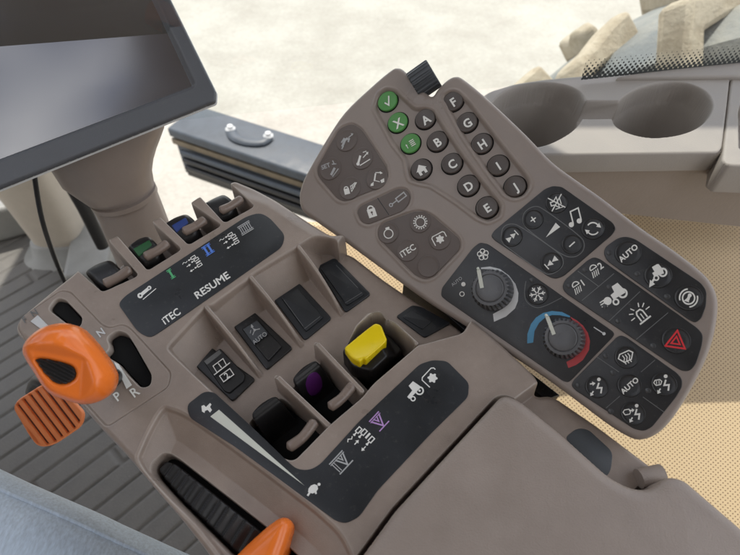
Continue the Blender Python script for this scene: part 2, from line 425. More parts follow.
def hblock(U, V, D):
    H = np.zeros(U.shape)
    H += .0016 * sstep(1 - line_d(U, V, B([(228, 181), (273.5, 196), (311, 220.5), (330, 232)])) / .012) * -1.5
    s = sdf(U, V, valley)
    ld = line_d(U, V, wall_line)
    floor = np.maximum(VAL, -.004 - ld * 1.35)
    k = np.clip(s / .0022, 0, 1); f = np.sqrt(np.maximum(1 - (1 - k) ** 2, 0))
    H = np.where(s <= 0, floor, floor * (1 - f) + H * f)
    for i, (a, b) in enumerate(fins):
        A_, B_ = BF.uv(*a), BF.uv(*b); d, t = seg_t(U, V, A_, B_)
        th = .0013 + .0006 * (1 - t)
        top = VAL * np.clip(t, 0, 1) ** 2.6
        g = np.clip((th + .0008 - d) / .0016, 0, 1); g = np.sqrt(np.maximum(1 - (1 - g) ** 2, 0))
        H = np.where(g > 0, np.maximum(H, VAL + (top - VAL) * g), H)
    hd, _ = seg_t(U, V, hood[0], hood[1])
    hd = line_d(U, V, hood); g = np.clip((.0030 - hd) / .0022, 0, 1); g = np.sqrt(np.maximum(1 - (1 - g) ** 2, 0))
    H = np.where(g > 0, np.maximum(H, VAL + (.0185 + .004 * sstep((U - hood[0][0]) / .03)) * g), H)
    for P in pits:
        s = sdf(U, V, P); H = np.where(s < .0008, np.minimum(H, -.052 + (H + .052) * sstep(s / .0008)), H)
    for a, b in fins2:
        A_, B_ = BF.uv(*a), BF.uv(*b); d, t = seg_t(U, V, A_, B_)
        g = np.clip((.0027 - d) / .0012, 0, 1); g = np.sqrt(np.maximum(1 - (1 - g) ** 2, 0))
        top = .0 - .0022 * t - .004 * sstep(1 - t / .05)
        H = np.where(g > 0, np.maximum(H, -.052 + (top + .052) * g), H)
    for P in notches:
        s = sdf(U, V, P); k = np.clip(s / .0012, 0, 1); f = np.sqrt(np.maximum(1 - (1 - k) ** 2, 0))
        H = np.where(s < .0012, -.034 + (H + .034) * f, H)
    s = sdf(U, V, recess)
    fl = -.0125 + .003 * sstep((U - BF.uv(250, 520)[0]) / .05)
    H = np.where(s < .0, -.0030 * sstep(-s / .0018) + (fl + .003) * np.clip(-s / .015, 0, 1) + H, H) - .0006 * np.exp(-(s / .0016) ** 2)
    H += .0004 * np.exp(-((s - .0014) / .0009) ** 2)
    s = sdf(U, V, slotR); H = np.where(s < .0012, np.minimum(H, -.045 + (H + .045) * sstep(s / .0012)), H)
    s = sdf(U, V, gate_out); H -= .0011 * np.exp(-(s / .00035) ** 2); H += np.where(s < 0, -.0004, 0)
    for P in slots:
        s = sdf(U, V, P); k = np.clip(s / .0010, 0, 1); f = np.sqrt(np.maximum(1 - (1 - k) ** 2, 0))
        H = np.where(s < .0010, -.030 + (H + .030) * f, H)
    s = sdf(U, V, shelf); H = np.where(s < 0, H - .016 * sstep(-s / .004), H)
    s = sdf(U, V, pad_o); H = np.where(s < .0030, np.minimum(H, -.022 + (H + .022) * sstep((s - .0016) / .0014)), H)
    return H
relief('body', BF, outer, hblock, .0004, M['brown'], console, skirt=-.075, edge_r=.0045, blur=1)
# black depth inside the slots
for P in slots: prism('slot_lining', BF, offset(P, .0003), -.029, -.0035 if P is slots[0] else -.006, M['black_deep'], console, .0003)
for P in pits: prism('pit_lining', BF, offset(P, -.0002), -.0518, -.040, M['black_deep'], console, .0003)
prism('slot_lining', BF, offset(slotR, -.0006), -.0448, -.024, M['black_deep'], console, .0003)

# -------- label films
lab1 = rounded(B([(118, 304), (125, 296), (183, 258), (246, 216.5), (260, 212.5), (270, 218), (285, 235), (282, 247), (225, 287), (160, 332), (150, 338), (138, 332)], .0004), .005, 5)
ls = prism('label_strip', BF, lab1, .0001, .0005, M['label'], console, .0002)
lab2 = rounded(B([(187.5, 410), (188, 404), (204, 391.5), (214, 392), (250, 425), (285, 459), (297, 469.5), (310, 470), (320, 464.5), (360, 420.5), (420, 364), (433, 360), (447, 361), (469, 383), (468, 397), (430.5, 434), (378, 490), (359, 517),
                   (346, 523.5), (336, 521), (275, 476), (234, 446), (201, 425), (190, 418)], .0004), [.003] * 5 + [.006] * 4 + [.003] * 15, 4)
ls2 = prism('label_strip', BF, lab2, .0001, .0005, M['label'], console, .0002)
T = .0007
def bt(s, cx, cy, h, ang, mat='white', par=ls, bold=.02, wf=1.0, fr=BF, z=T, nm='lettering'):
    return marks(nm, fr, z, cx, cy, h, ang, [('t', s, 0, 0, 1, bold, wf)], M[mat], par)
bt('iTEC', 171, 316, 7.4, 35, bold=.02, wf=.98); marks('lettering', BF, T, 212, 285, 7.4, 33.5, [('t', 'RESUME', dx_, dy_, 1, .0, 1.12) for dx_, dy_ in ((-.035, 0), (.035, 0), (0, .03), (0, -.03))], M['white'], ls)
def roman(n):                               # outlined roman numeral, height about 2
    sh = []
    def ser(x0, x1): sh.append(('s', [(x0, 1), (x1, 1)], .17)); sh.append(('s', [(x0, -1), (x1, -1)], .17))
    def bar(x):
        if n < 3: sh.append(('s', [(x, -.9), (x, .9)], .44)); return
        sh.append(('s', [(x - .22, -.82), (x - .22, .82)], .17)); sh.append(('s', [(x + .22, -.82), (x + .22, .82)], .15))
    if n <= 3:
        xs = [(i - (n - 1) / 2) * .95 for i in range(n)]
        for x in xs: bar(x)
        ser(xs[0] - .55, xs[-1] + .55); sh.append(('s', [(xs[0] - .55, .68), (xs[-1] + .55, .68)], .12)); sh.append(('s', [(xs[0] - .55, -.68), (xs[-1] + .55, -.68)], .12))
    else:
        o = 0
        if n == 4: bar(-1.15); o = .55
        sh.append(('s', [(o - .95, .8), (o, -.85), (o + .95, .8)], .24)); sh.append(('s', [(o - .4, .8), (o, .05), (o + .4, .8)], .2))
        L = -1.7 if n == 4 else o - 1.15
        ser(L, o + 1.2); sh.append(('s', [(L, .72), (o + 1.2, .72)], .11))
    return sh
def cyl_icon():                             # hydraulic remote symbol: four cylinders with rods and arrows
    sh = []
    for i, (x, y, l) in enumerate([(-.1, .75, .7), (.15, .25, .7), (.3, -.25, .6), (.1, -.75, .7)]):
        if i != 2: sh += [('s', [(x, y + .17), (x + l, y + .17), (x + l, y - .17), (x, y - .17)], .11, True), ('s', [(x - .38, y), (x - .07, y)], .13), ('d', x - .42, y, .13)]
        else: sh += [('s', [(x - .2, y), (x + l, y)], .20)]
    sh += [('s', [(-1.7, .72), (-1.4, .9), (-1.1, .66), (-.8, .8)], .09), ('s', [(-1.35, .1), (-.95, .1)], .1), ('p', [(-.95, .3), (-.6, .1), (-.95, -.1)]),
           ('s', [(-1.0, -.8), (-.6, -.8)], .1), ('p', [(-1.0, -.6), (-1.35, -.8), (-1.0, -1.0)])]
    return sh
marks('numeral', BF, T, 171, 273.8, 4.7, 33, roman(1), M['greenprint'], ls)
marks('numeral', BF, T, 208, 249.6, 4.8, 33, roman(2), M['blueprint'], ls)
marks('numeral', BF, T, 245.5, 228, 4.6, 31, roman(3), M['greyprint'], ls)
marks('cylinder_symbol', BF, T, 194.5, 262.5, 6.6, 33, cyl_icon(), M['white'], ls)
marks('cylinder_symbol', BF, T, 231.5, 239.5, 6.6, 32, cyl_icon(), M['white'], ls)
marks('arm_symbol', BF, T, 145, 292, 8, 40, [('s', [(-.75, .05), (.75, .05)], .42), ('d', -.75, .05, .34), ('d', .75, .05, .26), ('s', [(-.8, -.55), (1.35, -.55)], .10)], M['white'], ls)
marks('arm_hole', BF, T + .0002, 145, 292, 8, 40, [('d', -.72, .05, .12), ('d', .7, .05, .10)], M['label'], ls)
# lower label
pxmarks('speed_wedge', BF, T, [('p', [(210.3, 416.5), (219, 409.7), (304.5, 485.6)])], M['offwhite'], ls2)
pxmarks('hare_symbol', BF, T, [('p', [(202, 411.5), (201.4, 406), (204, 405), (206, 407), (210, 403), (211.5, 404.5), (210, 407), (212, 410), (210, 412.5), (207.5, 409.8), (205, 411), (204.5, 413)])], M['white'], ls2)
pxmarks('tortoise_symbol', BF, T, [('p', [(308, 492), (308.6, 488.5), (311, 485.5), (314.5, 484.2), (317.5, 485.5), (318, 489), (316, 492), (312.5, 493.6)]), ('d', 319, 484.3, 1.5), ('s', [(310, 492), (307.6, 495.8)], 1.9), ('s', [(315.5, 491), (316, 494)], 1.7)], M['white'], ls2)
marks('numeral', BF, T, 341, 462.5, 7.2, 47, roman(4), M['greyprint'], ls2, sx=.78)
marks('numeral', BF, T, 379, 421.5, 7.0, 47, roman(5), M['purpleprint'], ls2, sx=.86)
marks('cylinder_symbol', BF, T, 363, 437, 10.5, 47, cyl_icon(), M['white'], ls2, sx=.8)
def tractor(s=1):
    return [('p', [(-.95, -.1), (-.95, .38), (-.1, .38), (-.1, .95), (.75, .95), (.85, .3), (.85, -.15)]), ('o', .55, -.1, .46, .2), ('d', .55, -.1, .12), ('o', -.7, -.35, .25, .15)]
marks('tractor_symbol', BF, T, 416, 392, 9.6, 47, [('p', [(-1.0, .0), (-1.0, .32), (-.15, .40), (-.05, 1.0), (.6, 1.0), (.7, .4), (.75, -.05)]), ('o', .35, -.18, .38, .16), ('d', .35, -.18, .12), ('o', -.72, -.25, .22, .12)], M['white'], ls2)
gear = []
for i in range(24): gear.append(((.62 if i % 4 < 2 else .46) * math.cos(i * math.pi / 12), (.62 if i % 4 < 2 else .46) * math.sin(i * math.pi / 12)))
marks('shaft_symbol', BF, T, 432.5, 378, 8.2, 47, [('p', gear), ('s', [(-1.05, -.55), (-1.05, .75), (-.8, .95), (.75, .95), (1.0, .75), (1.0, .45)], .12)], M['white'], ls2)

# -------- gate lettering
bt('F', 24.5, 319.3, 6.5, 33, 'dimprint', console, z=.0002); bt('N', 34, 312.5, 6.5, 33, 'dimprint', console, z=.0002)
bt('N', 100.5, 332.3, 7.5, 36, 'silver', console, z=.0002)
bt('P', 117.2, 396, 9, 37, 'white', console, z=.0002); bt('R', 134.6, 391.5, 9.5, 37, 'white', console, z=.0002)
pxmarks('pointer_mark', BF, .0002, [('p', [(114, 362), (118.5, 364), (132, 385), (126.5, 389)])], M['white'], console)
prism('pointer_mark', BF, rounded(B([(30.5, 321.6), (38, 315.2), (49, 326.5), (43.5, 331)]), .0006, 3), -.0002, .0005, M['silver'], console, .0003)
0 and lathe('gate_catch', BF, BF.uv(125, 340), [(.0022, -.012), (.0022, -.0045), (.0018, -.004)], M['brown_gloss'], console, 20)

# -------- finger levers
def lever(pad, ins, insmat, bar, brad, hp=-.0045, n='finger_lever', hbar=-.0030):
    P = rounded(B(pad, hp), .004, 5)
    c = np.mean(P, axis=0)
    lv = relief(n, BF, P, lambda U, V, D: hp + .0012 - 26 * ((U - c[0]) ** 2) * 0 - 45 * (V - c[1]) ** 2 * .6, .0004, M['black'], console, skirt=-.036, edge_r=.004)
    if ins:
        Q = rounded(B(ins, hp), .0012, 4)
        relief('colour_insert', BF, Q, lambda U, V, D: hp + .0016 - 45 * (V - c[1]) ** 2 * .6, .0004, M[insmat], lv, skirt=-.012, edge_r=.0004)
    pts = lerp_pts([BF.w(*BF.uv(*p, hbar), hbar) for p in bar], 15)
    e = [1 - .22 * math.sin(math.pi * i / 14) for i in range(15)]
    rr = [brad * a * b for a, b in zip(e, capsule_rad(1, 15))]
    tube('finger_rest', pts, rr, M['brown_gloss'], console, 16, up=BF.n)
lever([(82, 270), (95, 259), (108, 256), (124, 272), (118, 284), (100, 288)], None, None, [(103.5, 284.5), (117, 278), (132, 268.5)], .0048)
lever([(125.5, 246), (136, 233.5), (147, 232), (160, 247), (158, 258), (142, 264)], [(133.5, 250), (149.5, 240.5), (153, 246), (139, 257)], 'green_in', [(144, 257.5), (157, 251), (169, 242.5)], .0047)
lever([(162, 223), (173, 213), (185, 210), (198, 223), (196, 234), (179.5, 241)], [(172, 226.5), (186, 218), (189, 224), (176.5, 233)], 'blue_in', [(182.5, 232.5), (195, 226.5), (206, 219)], .0046)
lever([(201, 203), (212, 195), (222.7, 190.5), (236, 203), (232, 213), (217, 219)], None, None, [(219.5, 211.5), (231, 206), (243, 198)], .0045)
def lever2(pad, ins, bar, dirpx):
    hp = -.012; P = rounded(B(pad, hp), .0045, 5)
    a = np.array(BF.uv(*dirpx[0], hp)); b = np.array(BF.uv(*dirpx[1], hp)); e = (b - a) / np.linalg.norm(b - a)
    def hf(U, V, D):
        t = (U - a[0]) * e[0] + (V - a[1]) * e[1]
        return hp - .0006 + .0008 * np.cos(np.clip(t / .006, 0, 1) * 6.28) * -1 - .028 * sstep((t - .0055) / .016)
    lv = relief('finger_lever', BF, P, hf, .0004, M['black'], console, skirt=-.05, edge_r=.0012)
    if ins:
        Q = B(ins, hp - .006); relief('colour_insert', BF, Q, lambda U, V, D: hf(U, V, D) + .0005, .0003, M['purple_in'], lv, skirt=-.03)
    pts = lerp_pts([BF.w(*BF.uv(*p, -.005), -.005) for p in bar], 15)
    rr = [.0042 * a_ * (1 - .18 * math.sin(math.pi * i / 14)) for i, a_ in enumerate(capsule_rad(1, 15))]
    tube('finger_rest', pts, rr, M['brown_gloss'], console, 16, up=BF.n)
lever2([(250, 415), (259, 403), (274.6, 394.5), (290, 408), (315, 426), (300, 442), (284, 451), (262, 431)], None, [(287, 448.5), (303, 437), (316, 420)], ((263, 401), (292, 440)))
el = [(313.5 + 9.5 * math.cos(a) * .707 + 6.2 * math.sin(a) * .64, 381.7 - 9.5 * math.cos(a) * .707 + 6.2 * math.sin(a) * .74) for a in [i * math.pi / 15 for i in range(30)]]
lever2([(291, 380), (300.5, 367), (314.6, 359), (328, 370), (350, 387), (340, 400), (326, 409), (303, 392)], el, [(328.5, 408), (342, 398), (354.5, 383)], ((303, 366), (334, 402)))
# yellow lever
yl_h = .001
ylo = rounded(B([(343.5, 347), (360, 334), (375.5, 322.5), (381.5, 325), (387.5, 339.5), (380, 347), (366, 360.5), (363, 359.5), (360, 363), (352, 359)], yl_h), [.0025, .002, .003, .002, .002, .001, .0008, .0006, .0008, .0025], 4)
yc = BF.uv(365, 342, yl_h); ya = np.array(BF.uv(363, 330, yl_h)); yb = np.array(BF.uv(371, 356, yl_h)); ye = (yb - ya) / np.linalg.norm(yb - ya); yL = np.linalg.norm(yb - ya)
def hy(U, V, D):
    t = ((U - ya[0]) * ye[0] + (V - ya[1]) * ye[1]) / yL
    return yl_h + .0035 * (np.clip(t, 0, 1) - .4) ** 2 * 2.2 - .001
yl = relief('yellow_lever', BF, ylo, hy, .0003, M['yellow'], console, skirt=-.012, edge_r=.0015)
relief('lever_holder', BF, rounded(B([(341.5, 350), (358, 334), (383, 323), (390, 326), (404, 341), (372, 371), (352, 366)], -.006), .003, 4), lambda U, V, D: -.007 + 0 * U - .013 * sstep((D * 0 + (U - BF.uv(378, 340)[0])) / .012), .0005, M['black'], console, skirt=-.035, edge_r=.002)

# -------- rocker switches and blanking plates in the valley
def frame_plate(P, r=.0025):
    return prism('switch_frame', BF, rounded(B(P, VAL), r, 5), VAL - .002, VAL + .0022, M['black'], console, .0008)
def rocker(fp, rp, tilt, par_marks):
    f = frame_plate(fp)
    h0 = VAL + .0042; P = rounded(B(rp, h0), .0012, 4)
    a = np.array(BF.uv(*par_marks[0], h0)); b = np.array(BF.uv(*par_marks[1], h0)); e = (b - a) / np.linalg.norm(b - a); L = np.linalg.norm(b - a)
    hf = lambda U, V, D: h0 + tilt * np.abs(((U - a[0]) * e[0] + (V - a[1]) * e[1]) / L - .5) * 2 - .0014
    r = relief('rocker_switch', BF, P, hf, .00035, M['black'], console, skirt=VAL, edge_r=.0006)
    return r, h0
fr1, h1 = rocker([(189, 360), (207, 345), (256, 380), (233, 402.5)], [(203, 361), (220, 348), (245, 374), (243.5, 381), (229, 393), (224, 391)], .0016, ((210, 354), (237, 387)))
prism('indicator_lens', BF, rounded(B([(204, 361.5), (219.5, 350), (222, 353.5), (207, 365)], h1), .0004, 3), h1 - .001, h1 + .0006, M['dimprint'], fr1, .0002)
z1 = h1 + .0008
pxmarks('numbers', BF, z1, [('s', [(213, 366), (223, 358.6), (226.5, 365.2), (217, 372.4)], .9, True), ('s', [(214, 375), (230, 362.6)], 1.0), ('s', [(219.6, 376), (229.8, 368.6), (233.8, 374.5), (223.6, 381.8)], .9, True)], M['white'], fr1)
marks('numbers', BF, z1, 219.8, 365.4, 5.6, 37, [('t', '1', 0, 0, 1, .02)], M['white'], fr1); marks('numbers', BF, z1, 226.6, 375.3, 6.0, 37, [('t', '2', 0, 0, 1, .02)], M['white'], fr1)
fr2, h2 = rocker([(233, 326), (254, 312.5), (293, 349), (267, 371)], [(241.5, 328.5), (257.5, 319), (282, 346), (268, 361)], .0016, ((249, 323), (275, 354)))
prism('legend_plate', BF, rounded(B([(243, 329.7), (257.3, 320.8), (268, 333.5), (253.5, 344)], h2), .0005, 3), h2 - .001, h2 + .0007, M['slate'], fr2, .0002)
marks('legend', BF, h2 + .0009, 255, 330.5, 6.2, 37, [('s', [(-.1, .9), (0, .1)], .13), ('s', [(0, .1), (-.75, -.35)], .13), ('s', [(0, .1), (.8, -.25)], .13), ('p', [(-.25, .75), (.15, 1.2), (.2, .6)]), ('d', 0, .1, .2), ('s', [(-.9, .1), (-.5, .45)], .1)], M['greyprint'], fr2)
marks('legend', BF, h2 + .0009, 259.5, 338, 4.6, 37, [('t', 'AUTO', 0, 0, 1, .0, .95)], M['greyprint'], fr2)
def blank(fp, inner, scratch):
    f = prism('blanking_plate', BF, rounded(B(fp, VAL), .003, 5), VAL - .002, VAL + .0018, M['label'], console, .0007)
    g = prism('plate_face', BF, rounded(B(inner, VAL + .002), .0015, 4), VAL, VAL + .0034, M['label'], f, .0005)
    pxmarks('scratch_mark', BF, VAL + .00355, [('s', s, .45) for s in scratch], M['dimprint'], g)
blank([(272, 298), (299, 283.5), (332, 319), (305, 341.5)], [(281, 298), (298, 289), (323.5, 318), (306, 332)], [[(304, 329), (320, 316.5)], [(284, 300), (303, 326)]])
blank([(317, 267.5), (335, 258.5), (371, 295), (345.5, 313.5)], [(320, 268.5), (334, 262), (364, 295), (347, 306)], [[(345, 303), (362, 292.5)], [(336, 265), (358, 288)]])
prism('blanking_plate', BF, rounded(B([(396, 317), (412, 306), (421, 307.5), (451, 324), (424.5, 338.5)], VAL), .002, 4), VAL - .002, VAL + .0016, M['label'], console, .0006)
prism('plate_face', BF, rounded(B([(402, 317.5), (412, 310.5), (432, 322), (422, 330)], VAL + .001), .001, 4), VAL, VAL + .0024, M['label'], console, .0005)

# -------- ribbed thumb wheel in its slot and the orange throttle lever
hw = -.0135
wo = rounded(B([(157, 470), (166, 460), (176, 464), (262, 532), (296, 562), (270, 585), (232, 548), (180, 497)], hw), .003, 4)
wa = np.array(BF.uv(160, 466, hw)); wb = np.array(BF.uv(250, 540, hw)); we = (wb - wa) / np.linalg.norm(wb - wa); wn = np.array([-we[1], we[0]])
def hwheel(U, V, D):
    t = (U - wa[0]) * we[0] + (V - wa[1]) * we[1]; q = (U - wa[0]) * wn[0] + (V - wa[1]) * wn[1]
    p = (t + q * .10) / .0068; fr_ = p - np.floor(p)
    rib = .0022 * (1 - sstep(fr_ / .85)) + .0012 * (fr_ > .92)
    return hw - .003 * ((t - .045) / .05) ** 2 + rib
relief('ribbed_slide', BF, wo, hwheel, .0004, M['black'], console, skirt=-.04, edge_r=.0015)
tl_o = smoothp(B([(228, 566), (238, 551), (258, 532), (275, 518.5), (285, 516), (291.5, 523), (288, 539), (281, 560), (270, 600), (235, 600)], .004), 6)
relief('throttle_lever', BF, tl_o, lambda U, V, D: .006 - .0 * U, .0005, M['orange'], console, skirt=-.03, edge_r=.009)

# -------- orange gear lever
KF = Frame(at(70, 365, .335), camvec(.34, .13, .93), camvec(1, 0, 0))
ko = smoothp(KF.pts([(24, 353), (28, 339.5), (43, 327.6), (62.7, 323), (80, 327.6), (93, 339.5), (103, 352), (111, 364), (116.5, 377), (113, 391), (101.6, 400.5), (84, 404.3), (62.7, 399), (47.6, 391), (35, 372.5)], 0), 24)
k1, k2 = np.array(KF.uv(22, 347)), np.array(KF.uv(88, 360)); kd = (k2 - k1) / np.linalg.norm(k2 - k1); kn = np.array([kd[1], -kd[0]])
kq = np.array(KF.uv(86, 366)); kq2 = np.array(KF.uv(84, 402)); 
def hk(U, V, D):
    k = np.clip(D / .021, 0, 1); dome = .021 * np.sqrt(1 - (1 - k) ** 2)
    below = (U - k1[0]) * kn[0] + (V - k1[1]) * kn[1]
    right = U - kq[0]
    plane = .0135 - .10 * below + .65 * np.maximum(right, 0) + .9 * np.maximum(-below, 0)
    plane = plane - .0035 * sstep(-sdf(U, V, ki) / .0012)
    m = .0020; dlt = np.clip((dome - plane) / m, -1, 1)      # smooth minimum
    return np.where(dome - plane > m, plane, np.where(dome - plane < -m, dome, dome - (dlt + 1) ** 2 * m / 4))
ki = rounded(KF.pts([(32, 358), (43, 356.5), (60, 360), (73, 364), (78, 370.5), (77, 379.5), (66, 386.5), (54, 385), (43, 375)], .0115), .003, 5)
gl = relief('gear_lever', KF, ko, hk, .0005, M['orange'], console, skirt=-.012, blur=5)
kb = offset(ki, .0007)
relief('thumb_button', KF, kb, lambda U, V, D: .0124 + .0005 * np.sin((U * .5 + V * .86) / .00022 / 1.2) - .10 * ((U - k1[0]) * kn[0] + (V - k1[1]) * kn[1]), .0003, M['black'], gl, skirt=.002, edge_r=.0012)
tube('lever_stem', [KF.w(*KF.uv(80, 375), -.004), BF.w(*BF.uv(108, 368), -.02)], [.009, .006], M['black'], gl, 20)

# ================================================================== armrest pad
ARF = BF
cst = BF.uv(560, 620)
def hpad(U, V, D):
    k = np.clip(D / .008, 0, 1)
    return .008 + .0022 * np.sin(k * math.pi / 2) + .0006 * np.sin(U * 60) * k + .002 * k * sstep(D / .06)
ap = relief('armrest_pad', BF, pad_o, hpad, .0008, M['leather'], None, skirt=-.05, edge_r=.0030)
tag(ap, 'brown grained vinyl armrest pad with rounded edges below the console', 'armrest')
prism('shelf_plug', BF, rounded(B([(564, 438, -.016), (577, 428, -.016), (588, 429, -.016), (613, 452, -.016), (611, 470, -.016), (606, 478, -.016)]), .004, 5), -.024, -.0157, M['slate'], console, .0006)
tube('hinge_barrel', [BF.w(*BF.uv(640, 478, -.01), -.012), BF.w(*BF.uv(663, 473, -.01), -.012)], .006, M['leather'], console, 18)
prism('joint_bracket', BF, B([(404, 278, -.03), (414, 282, -.03), (560, 395, -.03), (545, 400, -.03)]), -.06, -.03, M['black'], console, .001)
# ================================================================== the control keypad
def Q(L, h=0.0): return PF.pts(L, h)
keypad = thing('control_panel', 'brown keypad pod with lettered round buttons, two ribbed dials and dark climate and lighting panels', 'control panel', PF.w(0, 0, -.02))
kout = smoothp(Q([(397, 66.5), (403, 69), (416, 82), (430, 95), (437, 88), (446, 79), (455, 75), (464, 78.5), (490, 100), (526, 134), (551, 160), (575, 178), (602, 197), (640, 226), (675, 250), (702, 271), (713, 284), (718.5, 299), (718, 318), (713, 342),
                (704, 366), (687, 398), (670, 423), (655, 436), (640, 440.5), (628, 437), (609, 425.5), (579.5, 403.5), (560, 389), (538, 373.5), (484, 338), (430, 304), (380, 268), (339, 238), (312, 219), (301, 210), (298, 198), (300, 186), (306, 172), (325, 139), (344, 111), (371, 85), (390, 69)]), 4)
reg1 = rounded(Q([(378, 93), (386, 88), (396, 90), (404, 98), (415, 108), (425, 107), (434, 110), (442, 124), (460, 151), (480, 178), (502, 205), (501, 217), (488, 223), (478, 219), (457, 203), (431, 186), (420, 184), (409, 181), (406, 170), (405, 160), (393, 145), (373, 108)]), .003, 4)
reg2 = rounded(Q([(441, 97), (449, 90), (458, 91), (470, 103), (500, 142), (529, 178), (531, 187), (524, 197), (514, 200), (505, 196), (488, 174), (462, 136)]), .004, 4)
cl1 = rounded(Q([(339.5, 128), (352, 123), (362, 129), (387, 167), (388, 178), (380, 188), (344, 202), (337, 199), (318, 177), (316.5, 168)]), .005, 5)
cl2 = rounded(Q([(356.5, 212), (360, 206), (398, 188), (407, 189), (411, 196), (409, 205), (402, 212), (368, 225), (361, 222.5)]), .004, 5)
cl3 = rounded(Q([(378.5, 229), (384, 222), (417, 210), (430, 213), (460, 238.5), (461, 249), (434, 277), (425, 280), (415, 276), (380, 240)]), .006, 5)
def hkp(U, V, D):
    H = np.zeros(U.shape)
    for P, dp, w in ((reg1, -.0026, .0026), (reg2, -.0026, .0026)):
        s = sdf(U, V, P); H += dp * sstep(-s / w) + .0007 * np.exp(-((s - .0010) / .0010) ** 2)
    for P in (cl1, cl2, cl3):
        s = sdf(U, V, P); H += .0006 * np.exp(-((s - .0016) / .0012) ** 2) - .0006 * np.exp(-(s / .0005) ** 2)
    H -= .0035 * (1 - sstep((D) / .010)) * sstep((U - PF.uv(430, 90)[0]) / -.02 + 1) * 0
    return H
relief('body', PF, kout, hkp, .0005, M['brown_panel'], keypad, skirt=-.022, edge_r=.0042)
base_o = [tuple(np.array(p) * .9 + np.array(np.mean(np.array(kout), axis=0)) * .1) for p in kout]
prism('underside', PF, base_o, -.032, -.0205, M['black'], keypad, .002)
for n_, P in (('rubber_keypad', cl1), ('rubber_keypad', cl2), ('rubber_keypad', cl3)):
    prism(n_, PF, offset(P, .0004), -.0012, .0003, M['brown_key'], keypad, .0003)

def btn(cx, cy, rpx, mat, legend=None, size=6, ang=35, lm='white', z=0.0, kind='dome', par=keypad, name='button', sx=1.0):
    c = PF.uv(cx, cy, z); e = PF.uv(cx + rpx, cy, z); r = math.hypot(e[0] - c[0], e[1] - c[1])
    if kind == 'dome':                       # raised round cap standing in a dark gap
        g = lathe('button_gap', PF, c, [(r * 1.09, z - .001), (r * 1.09, z + .00012), (r * 1.07, z + .0002)], M['black_deep'], par, 40)
        o = lathe(name, PF, c, [(r * .98, z), (r * .98, z + .0014), (r * .95, z + .0019), (r * .90, z + .0021), (r * .80, z + .0019), (r * .68, z + .0016)], M[mat], par, 40); top = z + .0018
    elif kind == 'soft':                     # rubber key: low rim and dished face
        o = lathe(name, PF, c, [(r * 1.0, z + .0002), (r * .96, z + .0007), (r * .90, z + .0008), (r * .84, z + .0006), (r * .7, z + .00045)], M[mat], par, 40); top = z + .00065
    else:                                    # film key: ring embossed in the overlay
        o = lathe(name, PF, c, [(r * 1.0, z), (r * .975, z + .00055), (r * .93, z + .0007), (r * .89, z + .0005), (r * .84, z + .0003), (r * .6, z + .0003)], M[mat], par, 44); top = z + .0005
    if legend:
        marks('legend', PF, top + .0001, cx, cy, size, ang, legend, M[lm], o, sx=sx)
    return o
def tx(s, bold=.02, wf=1): return [('t', s, 0, 0, 1, bold, wf)]
ZR = -.0025
btn(388.1, 101.9, 9.7, 'greenbtn', [('s', [(-.5, .1), (-.1, -.45), (.45, .75)], .2)], 7, 25, z=ZR)
btn(398.1, 123, 9.8, 'greenbtn', tx('X'), 9, 30, z=ZR)
btn(410.8, 144, 9.8, 'greenbtn', [('s', [(-.1 + .0, y), (.9, y)], .16) for y in (-.45, -.1, .25, .6)] + [('s', [(-.9, -.5), (-.9, .2)], .14), ('p', [(-1.1, .1), (-.9, .45), (-.7, .1)])], 5, 30, z=ZR)
btn(421.6, 169.7, 10.2, 'brown_btn', [('p', [(-1, .0), (0, .95), (1, .0), (.72, .0), (.72, -.8), (.25, -.8), (.25, -.3), (-.25, -.3), (-.25, -.8), (-.72, -.8), (-.72, .0)])], 6, 32, z=ZR)
for L_, x, y, r in (('A', 425.7, 119.5, 10), ('B', 437.6, 141.9, 10.2), ('C', 452.2, 164, 10.4), ('D', 468.6, 186, 10.8), ('E', 487.3, 207.8, 11.2),
                    ('F', 453.5, 101.9, 10.2), ('G', 467.3, 123, 10.4), ('H', 482.2, 144, 10.6), ('I', 498.3, 165.8, 10.9), ('J', 515.1, 187, 11.3)):
    btn(x, y, r, 'brown_btn', tx(L_, .03), 8.6, 33, z=ZR)
# left rubber keys
Z1 = .0003
arm_s = [('s', [(-.7, -.6), (-.2, .45)], .28), ('d', -.7, -.6, .22)]
btn(346.8, 140.5, 10.5, 'brown_key', [('s', [(-1, -.6), (-.6, -.2), (-.2, .2), (.3, .25)], .35), ('s', [(-.9, .0), (-.2, .5)], .2), ('s', [(.1, -.3), (.5, .2)], .25), ('s', [(.4, .3), (1.1, .55)], .14), ('p', [(1.0, .35), (1.35, .6), (1.0, .8)]), ('s', [(-1.2, -.9), (-.8, -.6)], .2)], 6.5, 22, 'greyprint', Z1, 'soft')
btn(362.4, 158.6, 10.5, 'brown_key', arm_s + [('s', [(-.5, -.85), (1.0, -.25)], .13), ('s', [(.1, .1), (.75, .6)], .13), ('p', [(.6, .75), (.95, .75), (.8, .35)]), ('s', [(.2, .8), (.7, .9)], .1)], 7.5, 10, 'white', Z1, 'soft')
btn(330.5, 168.9, 10.5, 'brown_key', [('t', 'SET', -.45, .55, .55, .02), ('s', [(-.2, -.75), (.55, -.05)], .28), ('s', [(-.1, -1.0), (.95, -.3)], .12), ('s', [(.35, .5), (.9, .35)], .12), ('s', [(.6, .9), (.65, .4)], .12)], 8, 20, 'greyprint', Z1, 'soft')
